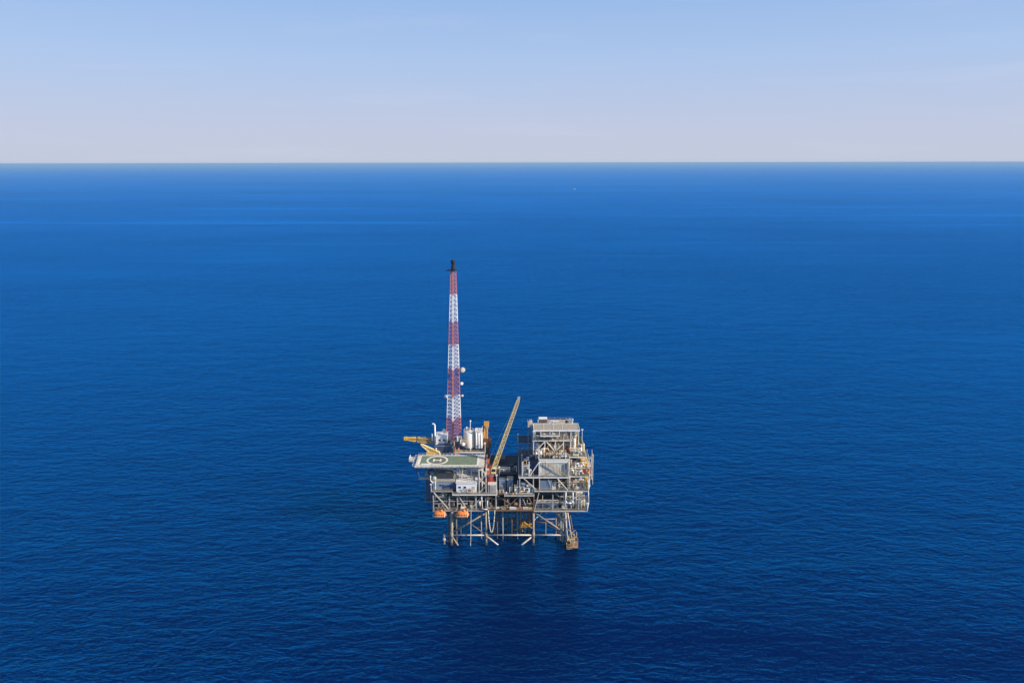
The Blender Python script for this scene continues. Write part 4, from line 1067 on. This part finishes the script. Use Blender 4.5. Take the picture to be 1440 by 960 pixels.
# right-hand equipment at upper deck height
htank(26.8, 4.5, ZU + .1, 1.1, 4.2, CREAM, 'cream lying vessel on the upper deck right of the corrugated block')
vtank(28.0, 2.6, ZU + .1, .55, 2.6, DWHITE, 'dirty white small upright vessel in front of the cream lying vessel')
vtank(31.6, 4.2, ZU + .1, .75, 3.6, MWHITE, 'tall white upright vessel beside the crimson crane house')
skid(29.8, 2.2, ZU + .1, 2.4, 1.6, 2.2, CREAM, 'cream pump skid between the two upright vessels on the upper deck')
container(27.0, 31.2, 9, 13, ZU + .1, ZU + 4.6, DGREY, 'dark cabinet deep on the upper right deck under the white beam', name='cabinet', ribs=False)
vtank(33.6, 12, ZU + .1, .9, 5.6, CREAM, 'tall cream tower vessel beside the laid back crane boom')
# top of corrugated block
tp = ZT + .1
vtank(12.9, 3.4, tp, .7, 2.6, MWHITE, 'white upright vessel at the left front corner on top of the corrugated block')
vtank(14.4, 5.4, tp, .5, 3.4, DWHITE, 'slender dirty white column vessel just behind the left front corner vessel')
skid(16.4, 4.6, tp, 2.6, 2, 2.0, TAN, 'tan pump skid on top of the corrugated block left of centre', m2=CREAM)
cooler(17.0, 22.4, 5.4, 9.2, tp, 1.6, 'flat brown grey fan cooler on top of the corrugated block', CONC)
htank(21.4, 3.0, tp, .75, 3.6, MWHITE, 'white lying vessel at the right front edge on top of the corrugated block')
skid(19.4, 2.9, tp, 2.2, 1.5, 1.3, DWHITE, 'low dirty white skid at the front edge of the corrugated block roof')
container(26.8, 30.6, 7.0, 10, ZT - .5, ZT + 2.2, CREAM, 'cream box cabin on the deck right of the corrugated block roof', ribs=False, name='cabin')
vtank(31.8, 7.4, ZT - .5, .6, 3.2, MWHITE, 'white upright vessel at the right end of the top deck')
vtank(33.2, 9.6, ZT - .5, .5, 4.4, CREAM, 'tall thin cream vessel by the top deck corner rail')
htank(27.0, 12, ZT - .5, 1.0, 5, TAN, 'tan lying vessel in the tower base behind the cream cabin')
# between top and tower decks
vtank(12.4, 12.0, tp, .8, 3.4, LGREY, 'light grey vessel at the left inside the white truss')
skid(17.6, 12.2, tp, 3.6, 2.4, 2.6, BROWN, 'brown pump skid behind the middle of the white truss', m2=TAN)
vtank(21.8, 12.5, tp, .6, 3.6, CREAM, 'cream upright vessel behind the right post of the white truss')
skid(25.6, 12, tp, 3.0, 2.2, 3.2, BROWN, 'rusty brown skid at the right inside the tower truss', m2=BROWN)
vtank(28.9, 10.8, ZT - .5, .9, 6.5, DWHITE, 'tall dirty white column vessel right of the truss')
vtank(9.9, 6.2, ZT - 6.8, .0001 + .7, 7.6, DWHITE, 'tall cream pipe column left of the corrugated block roof') if False else vtank(11.0, 9.0, ZU + .15, .6, 8.0, DWHITE, 'tall dirty white column left of the corrugated block roof')
# tower deck
htank(11.2, 12.2, Z5 + .1, .7, 4.4, CREAM, 'cream lying vessel at the left on the tower deck under the roof')
skid(17.4, 12.2, Z5 + .1, 3.2, 2, 2.2, CRIM, 'dark red pump skid in the middle of the tower deck')
skid(21.8, 12.0, Z5 + .1, 3, 2, 2.6, TAN, 'tan pump skid right of the balcony on the tower deck', m2=BROWN)
vtank(25.0, 11.8, Z5 + .1, .6, 3.4, DWHITE, 'dirty white upright vessel at the right on the tower deck')
vtank(29.4, 12.6, Z5 - 1, .7, 4.4, LGREY, 'light grey vessel under the right corner of the roof')
MB()
# on the rear roof
Z7 = Z6 - 1.4
container(12.8, 16.6, 21, 24, Z7 - .2, Z7 + 2.9, DGREY, 'dark sided box house on the rear roof at the left', name='roof_house', ribs=False, roof=MWHITE)
htank(17.2, 21.4, Z7 - .2, .55, 2.4, MWHITE, 'small white tank on the rear roof left of centre')
container(19.4, 22.4, 20.6, 23, Z7 - .2, Z7 + 1.5, DWHITE, 'low dirty white box on the middle of the rear roof', ribs=False)
vtank(26.0, 21, Z7 - .2, .8, 2.0, BLACK, 'black upright drum on the rear roof at the right')
vtank(27.5, 21.2, Z7 - .2, .65, 2.4, MWHITE, 'white upright drum beside the black one on the rear roof')
o = thing('roof_post', (28.8, 20, Z7), 'short white post at the right end of the rear roof', 'post'); MB().tube((28.8, 20.3, Z7 - .2), (28.8, 20.3, Z7 + 3.0), .22, 8).build('pole', MWHITE, o); MB().tube((28.8, 20.3, Z7 + 3), (28.8, 20.3, Z7 + 3.4), .4, 8).build('cap', LGREY, o)
cooler(8.0, 9.4, 18, 22, Z6 - .5, 1.8, 'small grey cooler on the landing at the upper left of the tower')
# right edge stair tower
sx = wx(829, 16, 36); o = thing('edge_stair_tower', (sx, 16, ZM), 'pale grey caged stair tower on the far right edge', 'stairs')
for dx in (-1.2, 1.2):
    for dy in (-3, 3): MB().box(sx + dx - .12, sx + dx + .12, 16 + dy - .12, 16 + dy + .12, ZM - 2, wz(635, 16)).build('post', LGREY, o)
z_ = ZM; k = 0
while z_ < wz(635, 16) - 2.5:
    y0, y1 = (13.2, 18.8) if k % 2 == 0 else (18.8, 13.2)
    m = MB()
    for dx in (-1.0, 0): m.bar((sx + dx * (1 if k % 2 else -1), y0, z_), (sx + dx * (1 if k % 2 else -1), y1, z_ + 2.7), .22)
    m.build('flight', DWHITE, o); m = MB().rail([(sx - 1.2, 13, z_ + 2.7), (sx + 1.2, 13, z_ + 2.7), (sx + 1.2, 19, z_ + 2.7)], 1.1, 1.2, .12); m.box(sx - 1.2, sx + 1.2, 13, 14.2, z_ + 2.6, z_ + 2.7); m.build('landing', LGREY, o)
    z_ += 2.8; k += 1
MB().bar((35.2, 13.2, ZM + 5), (sx, 13.2, ZM + 5), .3).bar((35.2, 18.8, ZU), (sx, 18.8, ZU), .3).build('bracket', GREY, o)
# left edge fittings under the helideck
o = thing('foghorn_stand', tuple(at(590, 672, 6)), 'small red and white foghorn stand under the left helideck edge', 'foghorn')
a = at(590, 672, 6); MB().bar(a, a + Vector((-1, 0, 3)), .25).build('stand', DWHITE, o); MB().lathe(a + Vector((-1.6, 0, 2.4)), [(.2, 0), (.3, .7), (.5, 1.0)], n=10).build('horn', CRIM, o)
MB().box(a.x - .6, a.x + 4.6, 5.6, 7.6, a.z - .5, a.z - .2).build('platform', CREAM, o); MB().rail([(a.x - .6, 5.6, a.z - .2), (a.x + 4.6, 5.6, a.z - .2)], 1, 1.3, .1).build('railing', GREY, o)
MB().bar((a.x + 4.2, 6.6, a.z - .4), (-37.4, 6.6, 28.2), .3).build('bracket', GREY, o)
c = at(605.5, 668, 3); o = thing('round_vessel', (c.x, 3, c.z), 'dark round vessel tucked under the front left helideck edge', 'vessel')
MB().lathe((c.x, 3.2, c.z), [(.4, 0), (1.3, .5), (1.75, 1.4), (1.75, 2.2), (1.3, 3.0), (.4, 3.4)], n=16).build('shell', NAVY, o, True); MB().lathe((c.x, 3.2, c.z - 1.2), [(.5, 0), (.5, 1.3)], n=8).build('stem', DGREY, o); MB().tube((c.x - .8, 3.2, c.z + 3.2), (c.x - .8, 3.2, c.z + 4.1), .3, 8).build('nozzle', MWHITE, o)
c = at(608, 676.5, 1.4); o = thing('bent_davit', (c.x, 1.2, c.z), 'white bent davit arm left of the shaded quarters roof', 'davit')
MB().path([at(604.5, 668, 1.4), at(604.8, 675.5, 1.4), at(608, 678.5, 1.4), at(611.5, 676, 1.4), at(611.5, 688, 1.6)], .22, 6).build('arm', MWHITE, o); MB().lathe(at(610, 672.8, 2.6), [(.4, -.5), (1.0, 0), (.9, .9), (.3, 1.2)], n=10).build('drum', GREENP, o)
# floodlight poles round the decks
spots = [(-6.2, 8.3, ZM - .8, 9.5, 'left end of the dark middle deck'), (2.7, 23.5, 42, 4.0, 'left corner of the shaded side landing'), (35.4, 1.0, ZU, 5.0, 'front right corner of the upper deck'), (12.1, 1.3, ZT, 4.2, 'front left corner of the corrugated block roof'),
         (-37.5, .2, ZM + .5, 3.2, 'front left corner of the main deck'), (-7.3, -1.2, ZM - .4, 9.2, 'right end of the white deck by the crane'), (34.8, -.4, ZM + .8, 4.4, 'front right corner of the main deck'), (9.9, 9.9, Z5, 4.2, 'left end of the tower deck'),
         (34.4, 29, ZT - .6, 4.6, 'rear right corner of the top deck'), (-36.4, 18.2, ZL, 4.0, 'left end of the rear deck'), (-13.2, 18.3, ZL, 4.4, 'right end of the rear deck'), (34.6, -.8, ZC, 3.6, 'front right corner of the lower deck')]
for k, (x, y, z, h_, lb) in enumerate(spots):
    o = thing('floodlight_pole', (x, y, z), 'white floodlight pole at the ' + lb, 'floodlight', 'floodlight poles round the decks')
    MB().tube((x, y, z), (x, y, z + h_), .11, 6).build('pole', MWHITE, o); MB().box(x - .45, x + .45, y - .3, y + .2, z + h_, z + h_ + .5).build('lamp_head', MWHITE, o)

# ------------------------------------------------------------------ process piping fixed to the decks
def pipes(n, x0, x1, y0, y1, z0, z1, r0=.10, r1=.24, seed=1, mats=(LGREY, DWHITE, CREAM, GREY, MWHITE, TAN)):
    rr = random.Random(seed)
    for k in range(n):
        x = rr.uniform(x0, x1); y = rr.uniform(y0, y1); z = z0 + .25; r = rr.uniform(r0, r1)
        pts = [Vector((x, y, z))]
        for s in range(rr.randint(3, 6)):
            p = pts[-1].copy(); a = rr.random()
            if s % 2 == 0: p.z = rr.uniform(z0 + .6, z1 - .3)
            elif a < .7: p.x = min(x1, max(x0, p.x + rr.uniform(-5, 5)))
            else: p.y = rr.uniform(y0, y1)
            pts.append(p)
        MB().path(pts, r, 6).build('pipe_run', rr.choice(mats), plat, True)
pipes(9, -36, -14, .8, 5, ZC, ZM - 1.4, seed=3, mats=(GREY, DGREY, LGREY))
pipes(7, -11.5, 9, .8, 6, ZC + .3, ZM - 2, seed=4, mats=(BROWN, DGREY, GREY, TAN))
pipes(9, 23, 34, .3, 6, ZC, ZM - .3, seed=5)
pipes(8, 20, 34.5, .6, 5, ZM + .8, ZU - .8, seed=6)
pipes(6, 1, 9.5, .4, 3, ZM - .8, ZM + 4, seed=7, mats=(GREENP, LGREY, MWHITE))
pipes(9, 26.4, 34.8, 1.6, 8, ZU, ZT - 1.5, seed=8)
pipes(10, 12.4, 26, 2.2, 9.5, ZT, ZT + 3.4, seed=9)
pipes(8, 10.5, 31, 10.8, 14, ZT, Z5 - .8, seed=10)
pipes(7, 10.5, 30.8, 10.8, 14, Z5, Z6 - .6, seed=12)
pipes(5, 27, 34, 7, 12, ZT - .6, ZT + 4.5, seed=13)
pipes(5, 5, 11.6, .8, 4, ZU, ZT - 1, seed=14)
pipes(6, -27, -16.8, -.7, .2, ZM - .5, ZM + 2.2, .07, .13, seed=15, mats=(DWHITE, TAN, GREY))
MB().path([(24.6, -.6, ZM + .2), (24.2, -.8, ZC + 5.2), (25.2, -.9, ZC + 4), (27.2, -.9, ZC + 4.0), (27.8, -.8, ZC + 5.2), (27.8, -.6, ZM + .2)], .3, 8).build('pipe_run', MWHITE, plat, True)
MB().path([(-14.3, -.3, ZM - 1), (-14.0, -.5, ZC + .8), (-11.6, -.5, ZC + .8), (-11.6, -.4, ZC + 5)], .22, 8).build('pipe_run', MWHITE, plat, True)
MB().path([(34.6, -.2, ZC + .3), (35.1, -.1, ZC + 4), (34.9, .2, ZM + .8), (35.5, .6, ZM + 3.5), (35.0, .9, ZU - 1.2)], .28, 8).build('pipe_run', DWHITE, plat, True)
MB().path([(25.8, .3, ZT - 1), (26.2, .2, ZU + 1), (26.2, .2, ZM + 1)], .26, 8).build('pipe_run', LGREY, plat, True)

def fittings(n, x0, x1, y0, y1, z, seed, mats, hmax=2.0):
    rr = random.Random(seed)
    for k in range(n):
        x = rr.uniform(x0, x1); y = rr.uniform(y0, y1); h = rr.uniform(.5, hmax); w = rr.uniform(.3, .9); m_ = rr.choice(mats)
        if rr.random() < .5: MB().box(x - w, x + w, y - w * .6, y + w * .6, z, z + h).build('deck_fitting', m_, plat)
        else: MB().lathe((x, y, z), [(w * .5, 0), (w * .6, .1), (w * .6, h * .9), (w * .3, h)], n=10).build('deck_fitting', m_, plat, True)
DK = (DGREY, BROWN, BLACK, TAN, GREY)
fittings(10, -36, -14, .8, 5, ZC + .01, 31, DK); fittings(8, -11, 8, .8, 6, ZC + .31, 32, DK); fittings(9, 12, 34, .4, 4, ZC + .01, 33, DK + (CREAM,))
fittings(9, 18, 34, .6, 4, ZM + .81, 34, DK + (CREAM, CREAM)); fittings(8, -3, 9.5, -.8, 1, ZM - .89, 35, (GREENP, GREY, TAN, MWHITE), 1.4)
fittings(9, 26.5, 34.6, 1.6, 8, ZU + .01, 36, DK + (CREAM, DWHITE)); fittings(12, 12.4, 25.8, 2, 10, ZT + .01, 37, DK + (CREAM, TAN)); fittings(9, 11, 27, 10.6, 14, Z5 + .01, 38, DK + (CREAM,))
fittings(6, -10, 2, 9, 20, ZD + .01, 39, (DGREY, BLACK, GREY), 1.2); fittings(6, 13.5, 28, 20.2, 26, Z6 - 1.69, 40, (DGREY, DWHITE, TAN), 1.3); fittings(5, 4, 11.5, 1, 6, ZU + .01, 41, (DGREY, LGREY)); fittings(5, -35, -15, 18.8, 21, ZL + .01, 42, (DWHITE, GREY, TAN), 1.6)
def conduits(n, x0, x1, y0, y1, z0, z1, seed, mats):
    rr = random.Random(seed)
    for k in range(n):
        x = rr.uniform(x0, x1); y = rr.uniform(y0, y1); z = rr.uniform(z0, z1); r = rr.uniform(.05, .11)
        a = Vector((x, y, z)); b = a.copy()
        if k % 3 == 0: b.z = z1 if rr.random() < .5 else z0
        elif k % 3 == 1: b.x = min(x1, x + rr.uniform(2, 7))
        else: b.x = min(x1, x + rr.uniform(1, 3)); b.z = rr.uniform(z0, z1)
        MB().tube(a, b, r, 5).build('conduit', rr.choice(mats), plat, True)
conduits(14, -36.5, -13, .5, 3, ZC, ZM - 1, 51, (GREY, DGREY, LGREY)); conduits(12, -11, 9, .5, 4, ZC + .4, ZM - 1.2, 52, (BROWN, TAN, DGREY)); conduits(12, 11, 34, .3, 3, ZC, ZM, 53, (LGREY, CREAM, GREY))
conduits(12, 11, 34.6, .5, 3, ZM + .9, ZU - .5, 54, (LGREY, CREAM, BROWN)); conduits(10, 26.4, 34.8, 1.4, 5, ZU, ZT - 1, 55, (CREAM, DWHITE, BROWN)); conduits(12, 12.4, 31, 10.4, 12, ZT, Z5, 56, (DWHITE, TAN, BROWN)); conduits(10, 10.5, 31, 10.5, 12, Z5, Z6 - .4, 57, (DWHITE, BROWN, GREY)); conduits(8, 12.6, 26, 2, 6, ZT + .1, ZT + 3, 58, (MWHITE, TAN))

def valves(n, x0, x1, y0, y1, z0, z1, seed, mats):
    rr = random.Random(seed)
    for k in range(n):
        c = Vector((rr.uniform(x0, x1), rr.uniform(y0, y1), rr.uniform(z0, z1))); w = rr.uniform(.35, .8); h = rr.uniform(.5, 1.5)
        MB().tube(c - Vector((w, 0, 0)), c + Vector((w, 0, 0)), .2, 6).tube(c, c + Vector((0, 0, h)), .14, 6).tube(c + Vector((0, 0, h)), c + Vector((0, 0, h + .12)), .36, 8).build('valve', rr.choice(mats), plat, True)
WM = (CREAM, DWHITE, MWHITE, TAN, CREAM, YEL, BROWN, CRIM)
valves(14, 13, 31, 1.8, 8, ZT + .4, ZT + 2.4, 61, WM); valves(13, 10.5, 31, 10.4, 11.6, ZT + .6, Z5 - 1.8, 62, WM); valves(11, 10.5, 30.5, 10.4, 11.6, Z5 + .3, Z6 - 2, 63, WM)
valves(14, 26.6, 35, 1.3, 4, ZU + .3, ZT - 2.4, 64, WM); valves(13, 19, 34.8, .5, 3, ZM + 1.2, ZU - 2, 65, WM); valves(11, 23, 34.4, 0, 2, ZC + .4, ZM - 1.6, 66, WM); valves(8, 1, 9.5, -1, 1, ZM - .5, ZM + 2, 67, WM); valves(10, -11, 9, .2, 2, ZC + .6, ZC + 4, 68, (TAN, BROWN, CREAM, OYEL))
def tray(x0, x1, y, z, m_): MB().box(x0, x1, y, y + .5, z, z + .16).build('cable_tray', m_, plat)
for a in ((12.5, 26, 2.0, ZT + 2.1, TAN), (10.2, 31, 10.9, Z5 - 1.5, BROWN), (11, 30.5, 10.9, Z6 - 1.6, DWHITE), (26.5, 35, 1.5, ZU + 3.6, CREAM), (18.5, 34.6, .7, ZM + 4.4, TAN), (22, 34.2, .5, ZC + 6.4, CREAM), (-36, -13, .6, ZC + 6.2, TAN), (-11.5, 9, .7, ZC + 5.6, BROWN), (27, 34, 6.2, ZT + 1.8, TAN)): tray(*a)

# ------------------------------------------------------------------ far off on the water
def far_platform(px, dist, label):
    x = (px - 720) / 1040 * dist; y = dist + CAM_Y
    o = thing('distant_platform', (x, y, 0), label, 'oil platform')
    for dx in (-18, 18):
        for dy in (-14, 14): MB().tube((x + dx, y + dy, -5), (x + dx, y + dy, 20), 2, 6).build('leg', DGREY, o)
    MB().box(x - 30, x + 30, y - 20, y + 20, 20, 26).build('deck', GREY, o); MB().box(x - 22, x + 4, y - 14, y + 14, 26, 44).build('module', DWHITE, o)
    MB().tube((x + 16, y, 26), (x + 16, y, 90), 3.5, 4, r2=1).build('derrick', GREY, o)
far_platform(556, 42000, 'tiny far platform on the horizon line left of the mast')
far_platform(563, 46000, 'second tiny far platform on the horizon just right of the first')
d0 = (CAM_Z) / math.tan(R(13.56) - math.atan((480 - 266.5) / 1040)); X0 = (806 - 720) / 1040 * d0; bx = X0; by = d0 + CAM_Y
o = thing('distant_boat', (bx, by, 0), 'tiny white boat far out on the water right of the mast', 'boat')
MB().add([(bx - 7, by - 2, 0), (bx + 6, by - 2, 0), (bx + 9, by, 0), (bx + 6, by + 2, 0), (bx - 7, by + 2, 0), (bx - 7, by - 2.4, 2), (bx + 7, by - 2.4, 2.2), (bx + 11, by, 2.8), (bx + 7, by + 2.4, 2.2), (bx - 7, by + 2.4, 2)],
         [(0, 4, 3, 2, 1), (5, 6, 7, 8, 9), (0, 1, 6, 5), (1, 2, 7, 6), (2, 3, 8, 7), (3, 4, 9, 8), (4, 0, 5, 9)]).build('hull', LGREY, o)
MB().box(bx - 3, bx + 2.5, by - 1.6, by + 1.6, 2.0, 5).build('wheelhouse', MWHITE, o); MB().tube((bx, by, 5), (bx, by, 8), .12, 5).build('mast', MWHITE, o)

# ------------------------------------------------------------------ tidy up
for o in bpy.data.objects:
    for k in ('_o', '_part'):
        if k in o.keys(): del o[k]
